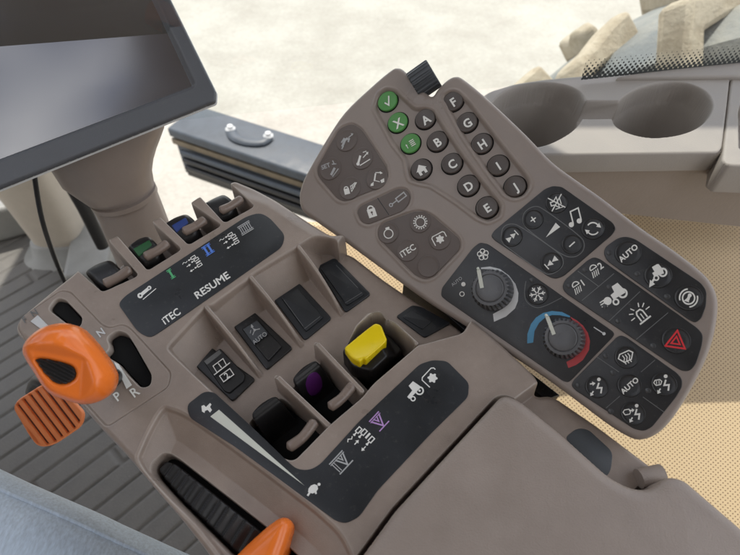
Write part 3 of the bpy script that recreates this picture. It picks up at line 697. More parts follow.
btn(377, 178.4, 10.8, 'brown_key', [('s', [(-.4, -.3), (-.1, .7)], .2), ('s', [(-.1, .8), (.6, .7)], .12), ('p', [(.5, .9), (.85, .6), (.5, .5)]), ('p', [(-.9, -.6), (-.5, -.4), (-.6, -.9), (-1, -.9)]), ('p', [(.4, -.3), (.95, -.1), (.9, -.6), (.5, -.7)]), ('s', [(-.3, -.25), (.3, -.5)], .1)], 7.5, 8, 'white', Z1, 'soft')
padlock = [('p', [(-.5, -.9), (.5, -.9), (.5, .15), (-.5, .15)]), ('a', 0, .15, .34, 0, 180, .17)]
btn(350, 188.4, 10.8, 'brown_key', [('p', [(-.9, -.7), (-.15, -.7), (-.15, .1), (-.9, .1)]), ('a', -.52, .1, .26, 0, 180, .14), ('s', [(.1, -.5), (1.1, .6)], .1), ('s', [(.2, -.1), (1.0, .6)], .1), ('s', [(.2, .25), (.9, .65)], .1), ('s', [(.1, -.5), (.15, .4)], .09), ('s', [(.4, -.25), (.4, .45)], .09), ('s', [(.7, 0), (.7, .55)], .09)], 7.2, 14, 'white', Z1, 'soft')
marks('legend', PF, Z1 + .0001, 371, 210, 8.2, 18, padlock, M['white'], keypad); marks('legend', PF, Z1 + .0003, 371, 210, 8.2, 18, [('d', 0, -.3, .13), ('s', [(0, -.3), (0, -.65)], .1)], M['brown_key'], keypad)
marks('legend', PF, Z1 + .0001, 398, 199.5, 8.5, 38, [('s', [(-.15, .26), (1.05, .26), (1.05, -.26), (-.15, -.26)], .14, True), ('s', [(-.85, 0), (-.2, 0)], .13), ('o', -1.05, 0, .18, .12)], M['greyprint'], keypad)
pxmarks('divider', PF, Z1 + .0001, [('s', [(377.5, 198), (389, 215)], .8)], M['black'], keypad)
btn(388.4, 233, 10.3, 'brown_key', [('o', 0, -.12, .72, .16), ('s', [(-.35, .75), (.3, .85)], .3)], 6.2, 10, 'white', Z1, 'soft')
tooth = [('o', 0, 0, .68, .14)] + [('s', [(.8 * math.cos(a), .8 * math.sin(a)), (1.02 * math.cos(a), 1.02 * math.sin(a))], .17) for a in [i * math.pi / 8 for i in range(16)]]
btn(420.3, 222.2, 10.6, 'brown_key', tooth, 7, 10, 'white', Z1, 'soft')
g2 = [((.62 if i % 4 < 2 else .44) * math.cos(i * math.pi / 12), (.62 if i % 4 < 2 else .44) * math.sin(i * math.pi / 12)) for i in range(24)]
btn(440, 239.2, 11, 'brown_key', [('p', g2), ('s', [(-1.0, -.55), (-1.0, .6), (-.8, .8), (.8, .8), (1.0, .6), (1.0, -.1)], .14)], 7, 28, 'white', Z1, 'soft')
btn(407.6, 250.5, 10.8, 'brown_key', tx('iTEC', .02), 6.2, 32, 'white', Z1, 'soft')
btn(428.4, 266.2, 11, 'brown_key', None, z=Z1, kind='soft')

# dark overlays
def overlay(L, r, name='label_panel'):
    P = rounded(Q(L), r, 5); return prism(name, PF, P, -.0004, .0006, M['overlay'], keypad, .0004)
ZO = .0006; ZT = .0008
oa = overlay([(491, 236), (494, 231), (545, 189), (553, 186), (562, 187), (613, 223), (616, 229), (612, 235), (564, 276), (556, 279), (549, 277), (494, 240)], .002)
oc = overlay([(441, 296), (442, 288), (473, 248), (480, 242.5), (488, 244), (613, 331.5), (614.5, 334.5), (612, 338), (572, 379.5), (568, 382.5), (563, 381), (447, 301)], .002)
ot = overlay([(603.5, 253), (605.5, 247), (618, 238), (626, 236.5), (635, 239), (701, 283), (706.5, 291), (706, 306), (701, 319), (695, 323), (689, 320), (607, 261)], .0025)
om = overlay([(562, 287.5), (565, 280), (588, 260), (594, 257), (600, 259), (698, 328.5), (703, 335), (702, 345), (696, 364), (690, 371), (682, 371), (675, 367), (566, 293.5)], .0025)
ol = overlay([(571.5, 385.5), (573, 381), (617, 337), (621, 335.3), (626, 337), (677, 373), (682, 379), (682, 387), (676, 397), (652, 427), (644, 431), (634, 429), (575, 390)], .002)
# audio panel
def pill(cx, cy, dx, dy, r):                # ring around a double key
    return pxmarks
pxmarks('key_outline', PF, ZO + .0001, [('s', smoothp([(525, 212), (535, 206.5), (546, 211), (577, 234), (584, 243), (582, 252), (573, 257), (560, 253), (531, 232), (523, 222)], 6), .8, True),
        ('s', smoothp([(503, 228), (512, 224), (524, 229), (556, 251), (563, 260), (561, 268), (551, 274), (541, 271), (511, 250), (502, 241)], 6), .8, True)], M['dimprint'], oa)
note = [('d', -.45, -.75, .3), ('d', .55, -.55, .3), ('s', [(-.2, -.7), (-.2, .75), (.8, .95), (.8, -.5)], .16)]
arrow2 = [('a', 0, 0, .75, 20, 130, .17), ('a', 0, 0, .75, 200, 310, .17), ('p', [(.95, .45), (.45, .1), (1.0, -.2)]), ('p', [(-.95, -.45), (-.45, -.1), (-1.0, .2)])]
btn(556.8, 203, 11.5, 'overlay', [('s', [(-.75, -.15), (-.75, .3), (-.35, .3), (.15, .75), (.15, -.65), (-.35, -.15)], .14, True), ('s', [(-.9, .95), (.85, -.85)], .14), ('s', [(-.9, -.8), (.9, .9)], .14), ('s', [(.5, -.3), (.5, .5)], .12), ('s', [(-.4, -.7), (.6, -.7)], .1)], 8, 18, 'white', ZO, 'ring', oa)
btn(533.2, 219.5, 10.5, 'overlay', [('s', [(-.8, 0), (.8, 0)], .3), ('s', [(0, -.8), (0, .8)], .3)], 4, 35, 'white', ZO, 'ring', oa)
btn(572, 244.3, 10.8, 'overlay', [('s', [(-.8, 0), (.8, 0)], .28)], 4.6, 42, 'white', ZO, 'ring', oa)
skip = [('p', [(-1, .45), (-1, -.45), (-.1, 0)]), ('p', [(-.05, .45), (-.05, -.45), (.8, 0)]), ('s', [(.95, .5), (.95, -.5)], .16)]
btn(512, 236.5, 10.8, 'overlay', skip, 6.2, 42, 'white', ZO, 'ring', oa)
btn(551.4, 262.4, 11, 'overlay', [('p', [(1, .45), (1, -.45), (.1, 0)]), ('p', [(.05, .45), (.05, -.45), (-.8, 0)]), ('s', [(-.95, .5), (-.95, -.5)], .16)], 6.8, 42, 'white', ZO, 'ring', oa)
btn(593, 228.6, 12.2, 'overlay', arrow2, 8, 18, 'white', ZO, 'ring', oa)
marks('note_symbol', PF, ZT, 573.5, 217.5, 8.6, 14, note, M['white'], oa)
marks('volume_wedge', PF, ZT, 552, 231, 8.5, 46, [('p', [(-1.05, 0), (1.0, .36), (1.0, -.36)])], M['white'], oa)
# top right panel
tr1 = [('p', [(-.35, .1), (-.35, .5), (-.1, .5), (-.1, 1.0), (.6, 1.0), (.7, .3), (.6, -.1)]), ('o', .55, .05, .36, .17), ('o', -.25, -.1, .22, .14), ('s', [(-1.0, -.35), (-.5, -.1)], .2), ('p', [(-1.3, -.55), (-.65, -.55), (-.85, .05)])]
btn(628, 253, 14, 'overlay', tx('AUTO', .03, 1.02), 5.8, 41, 'white', ZO, 'ring', ot)
btn(658, 275.7, 14.6, 'overlay', tr1, 10.5, 30, 'white', ZO, 'ring', ot)
btn(688.6, 298, 15, 'overlay', [('o', 0, 0, .62, .15), ('a', 0, 0, .92, 60, 160, .15), ('a', 0, 0, .92, 240, 340, .15), ('p', [(-.1, -.25), (.35, .1), (.2, .3), (-.3, .0)]), ('p', [(-.55, .05), (-.2, -.4), (-.05, .1)]), ('d', .25, .15, .2)], 9.8, 35, 'white', ZO, 'ring', ot)
# lights panel
lamp = [('a', -.1, .45, .5, 0, 180, .15), ('s', [(-.65, .42), (.45, .42)], .14)] + [('s', [(-.55 + i * .3, .15), (-.85 + i * .3, -.65)], .12) for i in range(4)]
marks('lamp_symbol', PF, ZT, 578.5, 287.5, 7.2, 35, lamp + [('t', '1', .85, .25, .95, .02)], M['white'], om)
marks('lamp_symbol', PF, ZT, 596, 270.8, 7.2, 35, lamp + [('t', '2', .9, .25, .95, .02)], M['white'], om)
marks('tractor_lamp_symbol', PF, ZT, 615, 296.5, 12, 33, [('p', [(-.25, -.15), (-.25, .3), (.15, .35), (.2, .85), (.8, .85), (.95, .1), (.9, -.2)]), ('o', .68, -.12, .34, .16), ('o', -.18, -.42, .22, .14), ('d', -.72, .02, .34), ('s', [(-.95, .25), (-1.35, .25)], .1), ('s', [(-1.0, .05), (-1.4, .05)], .1), ('s', [(-1.0, -.15), (-1.4, -.15)], .1), ('s', [(-.95, -.32), (-1.3, -.32)], .1)], M['white'], om)
marks('beacon_symbol', PF, ZT, 641, 314.5, 10.5, 38, [('s', [(-.35, -.55), (-.35, .2), (-.2, .45), (.2, .45), (.35, .2), (.35, -.55)], .14), ('s', [(-.65, -.68), (.65, -.68)], .16), ('s', [(0, -.5), (0, .1)], .1)] + [('s', [(.65 * math.cos(a), .1 + .65 * math.sin(a)), (1.1 * math.cos(a), .1 + 1.05 * math.sin(a))], .1) for a in [R(q) for q in (0, 35, 65, 115, 145, 180)]], M['white'], om)
btn(676, 340.5, 15.2, 'overlay', [('s', [(-.95, -.65), (.95, -.65), (0, .95)], .17, True), ('s', [(-.42, -.32), (.42, -.32), (0, .38)], .15, True)], 10.5, -8, 'redprint', ZO, 'ring', om)
pxmarks('key_divider', PF, ZT - .0001, [('s', [(577.8, 271), (598.5, 286.3)], .7), ('s', [(582, 300.5), (614, 273.5)], .7), ('s', [(609, 321), (640, 291.5)], .7), ('s', [(636, 339.7), (668, 312.7)], .7)], M['dimprint'], om)
# lower panel
def seat(extra=[]): return [('d', .35, .85, .22), ('s', [(.3, .45), (.0, -.15), (.55, -.2), (.35, -.85)], .2)] + extra
ar_up = [('s', [(-.75, .35), (-.3, .35)], .16), ('p', [(-.35, .62), (0.0, .35), (-.35, .08)])]
ar_dn = [('s', [(-.5, -.45), (-.75, -.75)], .16), ('p', [(-.9, -.55), (-.5, -.9), (-.95, -1.0)])]
win = [('s', [(-1.15, .35), (-.95, .6), (-.4, .6), (-.2, .35), (-.4, .0), (-.95, .0)], .11, True), ('s', [(-.85, .1), (-.8, .5)], .09), ('s', [(-.55, .1), (-.5, .5)], .09)]
btn(626.4, 357.4, 12.4, 'overlay', [('s', [(-.95, .25), (-.6, .65), (.6, .65), (.95, .25), (.45, -.45), (-.45, -.45)], .14, True)] + [('s', [(x, -.75), (x - .1, -.3), (x + .1, .0), (x, .4)], .12) for x in (-.35, 0, .35)], 8.3, 24, 'white', ZO, 'ring', ol)
btn(597, 386.8, 12.2, 'overlay', seat([('s', [(-.8, .45), (-.45, .45)], .16), ('p', [(-.5, .72), (-.12, .45), (-.5, .18)])] + ar_dn), 8.3, 8, 'white', ZO, 'ring', ol)
btn(629.4, 385.6, 12.8, 'overlay', tx('AUTO', .03, 1.02), 5.4, 41, 'white', ZO, 'ring', ol)
btn(664, 384, 13.4, 'overlay', seat(win + ar_dn), 8.6, 10, 'white', ZO, 'ring', ol)
btn(633, 413.5, 12.8, 'overlay', [('d', .6, .85, .22), ('s', [(.55, .45), (.25, -.15), (.75, -.2), (.55, -.85)], .2), ('s', [(-.4, .4), (0, .4)], .15), ('p', [(-.05, .65), (.25, .4), (-.05, .15)]), ('s', [(-.15, -.45), (-.4, -.75)], .16), ('p', [(-.55, -.55), (-.1, -.9), (-.6, -1.0)])] + win[:1], 8.3, 10, 'white', ZO, 'ring', ol)
pxmarks('key_divider', PF, ZT - .0001, [('s', [(597, 357), (619, 372)], .6), ('s', [(640, 366), (658, 351)] if 0 else [(641, 372), (655, 360)], .6), ('s', [(606, 408), (620, 396)], .6), ('s', [(643, 397), (664, 412)], .6)], M['dimprint'], ol)
for x, y, par in ((569, 285.7, om), (584.6, 270, om), (609, 287, om), (605, 306.5, om), (618, 321, om), (653, 346, om), (609, 252.7, ot), (637, 274, ot), (667, 296.5, ot), (605.6, 356, ol), (578, 385.6, ol), (612.7, 372.8, ol), (648, 390.7, ol), (610.7, 411.5, ol), (532, 280, oc)):
    lathe('indicator_light', PF, PF.uv(x, y, ZO), [(.0018, ZO - .0002), (.0018, ZO + .0002), (.0012, ZO + .0005)], M['led'], par, 20)
# climate panel
fan = [('o', .46 * math.cos(a), .46 * math.sin(a), .34, .13) for a in [i * math.pi * .4 + .3 for i in range(5)]]
marks('fan_symbol', PF, ZT, 483, 254.5, 7, 10, fan, M['white'], oc)
marks('legend', PF, ZT, 456.6, 281.4, 3.3, 38, tx('AUTO', .0), M['greyprint'], oc)
marks('dot_mark', PF, ZT, 463.4, 284.5 - .3, 2.2, 0, [('d', 0, 0, 1)], M['white'], oc)
marks('dot_mark', PF, ZT, 462, 294, 2.2, 0, [('o', 0, 0, 1, .35)], M['white'], oc)
pxmarks('fan_scale', PF, ZT, [('p', [(481, 267.5), (490, 266.5), (500, 269), (509, 275.5), (515.5, 284), (518.4, 293), (518, 301), (515, 308.5), (506, 316.5), (494, 321.8), (493, 314), (503, 308.5), (510, 301), (512.3, 293), (510, 285), (505, 277.5), (498, 272), (490, 269.2), (481, 269)])], M['silver'], oc)
pxmarks('heat_scale', PF, ZT, [('p', [(570, 316.5), (577, 320.5), (583, 325.5), (588, 333), (590, 341), (589, 350), (583, 360), (576, 365), (568.4, 368), (566.3, 362), (573, 358.5), (579, 353), (582.8, 345), (582.7, 336), (579, 328), (574, 322)])], M['redarc'], oc)
pxmarks('cold_scale', PF, ZT, [('p', [(527.2, 343.5), (527.4, 334), (531, 324), (536, 317.5), (543, 313), (552, 311), (562, 312), (570, 316), (570, 317.5), (560, 315.2), (552, 315), (545, 317.5), (539, 323), (534.5, 331), (533.2, 342.5)])], M['bluearc'], oc)
marks('thermometer_symbol', PF, ZT, 599, 330.5, 6.2, -33, [('s', [(-1, 0), (.9, 0)], .16), ('d', .95, 0, .26)], M['silver'], oc)
flake = []
for i in range(6):
    a = i * math.pi / 3; c_, s_ = math.cos(a), math.sin(a)
    flake += [('s', [(.12 * c_, .12 * s_), (c_, s_)], .14), ('s', [(.62 * c_ + .3 * math.cos(a + .9), .62 * s_ + .3 * math.sin(a + .9)), (.55 * c_, .55 * s_), (.62 * c_ + .3 * math.cos(a - .9), .62 * s_ + .3 * math.sin(a - .9))], .11)]
btn(537.3, 294, 11.5, 'overlay', flake, 8, 10, 'white', ZO, 'ring', oc)
pxmarks('key_outline', PF, ZT, [('s', smoothp([(526, 281), (524.5, 293), (527, 302), (536, 307.5), (546, 305.5), (562, 297.5)], 6, False), .7)], M['dimprint'], oc)
def dial(cx, cy, rp, ptr):
    c = PF.uv(cx, cy, ZO); e = PF.uv(cx + rp, cy, ZO); r = math.hypot(e[0] - c[0], e[1] - c[1])
    g = lathe('dial', PF, c, [(r, ZO), (r, .005), (r * .965, .0085), (r * .90, .0115), (r * .82, .0128), (r * .70, .0130), (r * .66, .0126), (r * .63, .0132), (r * .60, .0134), (r * .2, .0130)], M['knob'], keypad, 224, 28, .12, (.003, .0118))
    pxmarks('pointer', PF, .0138, [('s', ptr, 3.9)], M['offwhite'], g)
    # the bright edge of the pointer folding over the rim of the dial
    a = np.array(PF.uv(*ptr[0], .0136)); d = a - np.array(c); d /= np.linalg.norm(d)
    tube('pointer', [PF.w(a[0] + d[0] * 0, a[1] + d[1] * 0, .0134), PF.w(a[0] + d[0] * .0018, a[1] + d[1] * .0018, .0118)], .0011, M['offwhite'], g, 8)
dial(493, 290.5, 21, [(478.6, 270), (482, 288)])
dial(564, 338.5, 21.8, [(547.3, 317), (554, 334.5)])
# ribbed scroll wheel in the notch
wc = PF.w(*PF.uv(424, 80, -.004), -.004)
ax1 = np.array(PF.w(*PF.uv(434, 72, -.004), -.004)) - np.array(PF.w(*PF.uv(414, 86, -.004), -.004)); ax1 /= np.linalg.norm(ax1)
ax2 = np.cross(PF.n, ax1); V = []; Fc = []; n = 120; prof = [(-.0098, .8), (-.0098, .95), (-.0088, 1.0), (.0088, 1.0), (.0098, .95), (.0098, .8)]
for (x, q) in prof:
    for i in range(n):
        a = 2 * math.pi * i / n; rr = .0125 * q * (1 - .06 * (math.cos(a * 20) > .3)); V.append(wc + ax1 * x + (ax2 * math.cos(a) + PF.n * math.sin(a)) * rr)
for k in range(len(prof) - 1):
    for i in range(n): j = (i + 1) % n; Fc.append((k * n + i, k * n + j, (k + 1) * n + j, (k + 1) * n + i))
Fc += [tuple(range(n))[::-1], tuple((len(prof) - 1) * n + i for i in range(n))]
raw('scroll_wheel', V, Fc, M['slate'], keypad, sharp=30)
# ================================================================== side console with two cup holders
SF = Frame(at(650, 110, .60), (0, 0, 1), (1, 0, 0))
e1_, e2_ = SF.uv(440, 156), SF.uv(700, 152.5); SF = Frame(SF.o, (0, 0, 1), (e2_[0] - e1_[0], e2_[1] - e1_[1], 0))
def S(L, h=0.0): return SF.pts(L, h)
side = thing('side_console', 'pale grey-brown side console with two round cup holders joined by a channel', 'side console', SF.w(0, 0, -.1))
so = rounded(S([(440, 130), (470, 104), (490, 91), (515, 83.5), (545, 79), (590, 75), (650, 73), (731, 72.5), (727, 110), (722.5, 147), (719, 152.25), (700, 152.5), (440, 156)]), .006, 4)
cupL = smoothp(S([(491, 110), (497, 99), (510, 90), (528, 85), (547, 83.5), (565, 86), (578, 92), (584.5, 102), (583, 113), (575, 126), (560, 137), (540, 145), (515, 146), (498, 136), (490, 123)]), 5)
cupR = smoothp(S([(614, 117), (617, 106), (628, 95), (647, 86), (669.7, 82.4), (690, 85), (705, 92.5), (711, 104), (707, 116), (695, 127), (676, 134), (652, 136.5), (632, 133), (618, 126)]), 5)
chan = S([(578, 101.5), (622, 101.5), (618, 118), (574, 118)])
def hs(U, V, D):
    H = np.zeros(U.shape)
    s = sdf(U, V, chan); sa_ = np.minimum(sdf(U, V, cupL), sdf(U, V, cupR))
    k = np.clip(s / .002, 0, 1); H = np.where(s < .002, -.022 * (1 - np.sqrt(1 - (1 - k) ** 2)), H)
    k = np.clip(sa_ / .0026, 0, 1); f = np.sqrt(1 - (1 - k) ** 2)
    fl = -.075 + .0 * U
    tap = -.02 - .055 * sstep(-sa_ / .010)
    H = np.where(sa_ < .0026, np.minimum(H, tap * (1 - f)), H)
    return H
relief('body', SF, so, hs, .0009, M['cupgrey'], side, skirt=-.02, edge_r=.0022)
# fascia: rolls over from the front edge and falls to the perforated trim
fa = []
for (y, h) in ((152.5, -.0035), (156, -.0045), (161, -.009), (162.2, -.0125)):
    fa.append([SF.w(*SF.uv(x, y, h), h) for x in (420, 500, 600, 700, 716)])
Fq = []; Vv = [p for r_ in fa for p in r_]
for a in range(3):
    for b in range(4): Fq.append((a * 5 + b, (a + 1) * 5 + b, (a + 1) * 5 + b + 1, a * 5 + b + 1))
pass
lipP = SF.pts([(400, 157), (440, 156.6), (600, 154.6), (700, 153.1), (716, 152.9), (720.5, 151.2), (723.2, 146.5)], -.002)
Vv = []; Fq = []
for (dy_, h_) in ((.0, -.0012), (.0010, -.0030), (.0012, -.0120), (.0006, -.0205), (-.004, -.0215)): Vv += [SF.w(q_[0], q_[1] - dy_, h_) for q_ in lipP]
for a in range(4):
    for b in range(6): Fq.append((a * 7 + b, (a + 1) * 7 + b, (a + 1) * 7 + b + 1, a * 7 + b + 1))
raw('front_lip', Vv, Fq, M['cupgrey'], side)
y_f = float(SF.w(*SF.uv(600, 162, -.0125))[1])
# the lower fascia, a near vertical moulded panel
def wp(px, py, yy):                         # point on the vertical plane y = yy
    d = ray(px, py); t = (yy - CAM[1]) / d[1]; return CAM + d * t
fa = [[wp(x, 161.5, y_f + .001) for x in (420, 600, 724, 860)], [wp(x, 175, y_f + .004) for x in (420, 600, 724, 860)],
      [wp(x, y, y_f + .006) for x, y in ((420, 190), (600, 211), (724, 225), (860, 238))]]
Vv = [p for r_ in fa for p in r_]; Fq = [(a * 4 + b, (a + 1) * 4 + b, (a + 1) * 4 + b + 1, a * 4 + b + 1) for a in range(2) for b in range(3)]
raw('fascia', Vv, Fq, M['fascia'], side)
s2 = rounded(S([(732, 72.5), (860, 74), (860, 170), (728, 165), (722, 160), (723.5, 147), (728, 110)]), .003, 4)
def hs2(U, V, D):
    s = sdf(U, V, rounded(S([(738, 112), (742, 98), (860, 96), (860, 150), (739, 150)]), .004, 4)); return -.03 * sstep(-s / .002)
relief('end_housing', SF, s2, hs2, .001, M['cupgrey'], side, skirt=-.03, edge_r=.0022)
# rear ledge under the glass
zl = float(SF.o[2])
LF = Frame((0, 0, zl + .004), (0, 0, 1), (1, 0, 0))
prism('window_ledge', LF, LF.pts([(617, 77), (640, 72), (700, 64.5), (760, 59.5), (900, 51), (900, 90), (735, 76), (640, 77)]), -.03, 0, M['cupgrey'], side, .003)

M['x'] = None
# perforated trim (sloping panel below the console)
def perf_mat():
    m, nt, b = new_mat('perforated_vinyl'); L = nt.links
    uv = N(nt, 'ShaderNodeUVMap'); mp = N(nt, 'ShaderNodeMapping'); mp.inputs['Rotation'].default_value = (0, 0, R(8))
    p = .0047; mp.inputs['Scale'].default_value = (1 / p, 1 / p, 1); L.new(uv.outputs[0], mp.inputs['Vector'])
    def cell(off):
        a = N(nt, 'ShaderNodeVectorMath', operation='ADD'); a.inputs[1].default_value = (off, off, 0); L.new(mp.outputs[0], a.inputs[0])
        f = N(nt, 'ShaderNodeVectorMath', operation='FRACTION'); L.new(a.outputs[0], f.inputs[0])
        s = N(nt, 'ShaderNodeVectorMath', operation='SUBTRACT'); s.inputs[1].default_value = (.5, .5, 0); L.new(f.outputs[0], s.inputs[0])
        z = N(nt, 'ShaderNodeVectorMath', operation='MULTIPLY'); z.inputs[1].default_value = (1, 1, 0); L.new(s.outputs[0], z.inputs[0])
        l = N(nt, 'ShaderNodeVectorMath', operation='LENGTH'); L.new(z.outputs[0], l.inputs[0]); return l.outputs['Value']
    mn = N(nt, 'ShaderNodeMath', operation='MINIMUM'); L.new(cell(0), mn.inputs[0]); L.new(cell(.5), mn.inputs[1])
    r = N(nt, 'ShaderNodeMapRange'); r.inputs['From Min'].default_value = .11; r.inputs['From Max'].default_value = .18; L.new(mn.outputs[0], r.inputs['Value'])
    mx = N(nt, 'ShaderNodeMix', data_type='RGBA'); mx.inputs[6].default_value = (.22, .14, .08, 1); mx.inputs[7].default_value = (.60, .455, .275, 1)
    L.new(r.outputs[0], mx.inputs['Factor']); L.new(mx.outputs[2], b.inputs['Base Color']); b.inputs['Roughness'].default_value = .55
    bp = N(nt, 'ShaderNodeBump'); bp.inputs['Distance'].default_value = .0006; bp.inputs['Strength'].default_value = .6; L.new(r.outputs[0], bp.inputs['Height']); L.new(bp.outputs[0], b.inputs['Normal'])
    return m
M['perf'] = perf_mat()
WF = Frame(at(620, 300, .66), camvec(-.10, .22, .97), (1, 0, 0))
wo_ = WF.pts([(300, 222), (380, 222), (470, 205), (560, 203), (610, 209), (740, 222), (880, 234), (900, 700), (700, 900), (420, 560), (300, 330)])
pt = relief('perforated_trim', WF, wo_, lambda U, V, D: 0 * U, .01, M['perf'], None, skirt=-.02, uvmap=True)
tag(pt, 'cream perforated vinyl trim panel, partly in sunlight, below the side console', 'trim panel')

# window glass with its dotted band
def glass_mat():
    m, nt, b = new_mat('window_glass'); L = nt.links
    tr = N(nt, 'ShaderNodeBsdfTransparent'); tr.inputs[0].default_value = (.93, .96, .95, 1)
    gl = N(nt, 'ShaderNodeBsdfGlossy'); gl.inputs['Roughness'].default_value = .02
    fz = N(nt, 'ShaderNodeFresnel'); fz.inputs[0].default_value = 1.45
    mx = N(nt, 'ShaderNodeMixShader'); L.new(fz.outputs[0], mx.inputs[0]); L.new(tr.outputs[0], mx.inputs[1]); L.new(gl.outputs[0], mx.inputs[2])
    L.new(mx.outputs[0], nt.nodes['Material Output'].inputs[0]); return m
def frit_mat():
    m, nt, b = new_mat('dotted_band'); L = nt.links
    uv = N(nt, 'ShaderNodeUVMap'); p = .0056
    mp = N(nt, 'ShaderNodeMapping'); mp.inputs['Scale'].default_value = (1 / p, 1 / p, 1); L.new(uv.outputs[0], mp.inputs[0])
    def cell(off):
        a = N(nt, 'ShaderNodeVectorMath', operation='ADD'); a.inputs[1].default_value = (off, off, 0); L.new(mp.outputs[0], a.inputs[0])
        f = N(nt, 'ShaderNodeVectorMath', operation='FRACTION'); L.new(a.outputs[0], f.inputs[0])
        s = N(nt, 'ShaderNodeVectorMath', operation='SUBTRACT'); s.inputs[1].default_value = (.5, .5, 0); L.new(f.outputs[0], s.inputs[0])
        z = N(nt, 'ShaderNodeVectorMath', operation='MULTIPLY'); z.inputs[1].default_value = (1, 1, 0); L.new(s.outputs[0], z.inputs[0])
        l = N(nt, 'ShaderNodeVectorMath', operation='LENGTH'); L.new(z.outputs[0], l.inputs[0]); return l.outputs['Value']
    mn = N(nt, 'ShaderNodeMath', operation='MINIMUM'); L.new(cell(0), mn.inputs[0]); L.new(cell(.5), mn.inputs[1])
    sx = N(nt, 'ShaderNodeSeparateXYZ'); L.new(uv.outputs[0], sx.inputs[0])
    r = N(nt, 'ShaderNodeMapRange'); r.inputs['From Min'].default_value = 0; r.inputs['From Max'].default_value = .019; r.inputs['To Min'].default_value = .42; r.inputs['To Max'].default_value = .08
    L.new(sx.outputs['Y'], r.inputs['Value'])
    lt = N(nt, 'ShaderNodeMath', operation='LESS_THAN'); L.new(mn.outputs[0], lt.inputs[0]); L.new(r.outputs[0], lt.inputs[1])
    L.new(lt.outputs[0], b.inputs['Alpha']); b.inputs['Base Color'].default_value = (.03, .035, .035, 1); b.inputs['Roughness'].default_value = .6
    return m
zb = zl + .003
def onz(px, py, z): d = ray(px, py); t = (z - CAM[2]) / d[2]; return CAM + d * t
gA, gB = onz(580, 79, zb), onz(740, 62.5, zb)
gd = gB - gA; gd /= np.linalg.norm(gd); gn = np.cross(gd, (0, 0, 1.0)); gn /= np.linalg.norm(gn)
win_ = thing('side_window', 'clear cab side window with a dotted black band along its lower edge above the cup holders', 'window', gA)
def quad(name, P, mat, par, uvs=None):
    o = raw(name, P, [(0, 1, 2, 3)], mat, par, smooth=False)
    if uvs:
        ul = o.data.uv_layers.new(name='plane')
        for i, q in enumerate(uvs): ul.data[i].uv = q
    return o
M['glass'] = glass_mat(); M['frit'] = frit_mat()
g0, g1 = gA - gd * .0, gB + gd * .5
gL = gA - gd * 1.6
quad('glass', [gL, g1, g1 + np.array([0, .10, .9]), gL + np.array([0, .10, .9])], M['glass'], win_)
Lg = np.linalg.norm(g1 - g0); upg = np.array([0, .11, .99]); upg /= np.linalg.norm(upg); off = -gn * .002 if gn[1] > 0 else gn * .002
quad('dotted_band', [g0 + off, g1 + off, g1 + off + upg * .020, g0 + off + upg * .020], M['frit'], win_, [(0, 0), (Lg, 0), (Lg, .020), (0, .020)])

# ================================================================== monitor
MF = Frame(at(120, 80, .50), camvec(.10, .16, .98), camvec(1, .30, 0))
mon = thing('monitor', 'dark grey flat monitor on a brown post, its glossy screen reflecting the sky', 'monitor', MF.w(0, 0, -.03))
mo = rounded(MF.pts([(-330, 40), (-200, -330), (60, -330), (150, -42), (215.5, 91), (215, 101), (208, 103.5), (-60, 211), (-260, 290)]), [.01, .01, .01, 0, .0015, .002, .0015, 0, .01], 5)
scr = rounded(MF.pts([(-290, 40), (-180, -300), (30, -300), (130, -45), (190, 83.5), (-60, 178), (-240, 250)]), .0006, 3)
def hm(U, V, D):
    s = sdf(U, V, scr); return -.004 * (1 - sstep(np.clip(s, 0, .0055) / .0055))
relief('housing', MF, mo, hm, .001, M['bezel'], mon, skirt=-.004, edge_r=.0015)
prism('trim_edge', MF, offset(mo, -.0007), -.0060, -.0048, M['silver'], mon, .0008)
prism('housing_back', MF, [tuple(np.mean(np.array(mo), axis=0) * .12 + np.array(q_) * .88) for q_ in mo], -.035, -.0078, M['bezel'], mon, .006)
def screen_mat():
    m, nt, b = new_mat('monitor_screen'); L = nt.links
    b.inputs['Base Color'].default_value = (.035, .032, .042, 1); b.inputs['Roughness'].default_value = .07; b.inputs['IOR'].default_value = 2.6
    b.inputs['Coat Weight'].default_value = .0; b.inputs['Coat Roughness'].default_value = .22
    tc = N(nt, 'ShaderNodeTexCoord'); n = N(nt, 'ShaderNodeTexNoise'); n.inputs['Scale'].default_value = 30; n.inputs['Detail'].default_value = 6
    L.new(tc.outputs['Object'], n.inputs[0]); r = N(nt, 'ShaderNodeMapRange'); r.inputs['To Min'].default_value = .14; r.inputs['To Max'].default_value = .26
    L.new(n.outputs[0], r.inputs[0]); L.new(r.outputs[0], b.inputs['Roughness']); return m
M['screen'] = screen_mat()
prism('screen', MF, offset(scr, -.0008), -.006, -.0038, M['screen'], mon, .0003)
# post: broad head narrowing to a round column that goes down behind the console
def sec(cx, cy, dist, wpx, dep):            # elliptical section about a pixel, wpx half width in px
    c = at(cx, cy, dist); return c, (wpx * dist / F, dep)
st = [sec(92, 60, .56, 62, .03), sec(96, 120, .565, 58, .032), sec(99, 150, .57, 49, .033), sec(108, 172, .575, 41, .034), sec(117, 184, .58, 33, .033), sec(124, 196, .585, 28, .030), sec(125.5, 200, .586, 28.5, .030), (sec(131, 212, .59, 28, .030)), sec(142, 240, .60, 28, .030), sec(168, 300, .62, 28, .030)]
tube('post', [s[0] for s in st], [s[1] for s in st], M['brown_panel'], mon, 40, up=CB)
lipc = sec(123, 194, .58, 29.2, .032); lip2 = sec(125, 198, .582, 29.2, .032)
tube('post_collar', [lipc[0], lip2[0]], [lipc[1], lip2[1]], M['brown_panel'], mon, 40, up=CB)

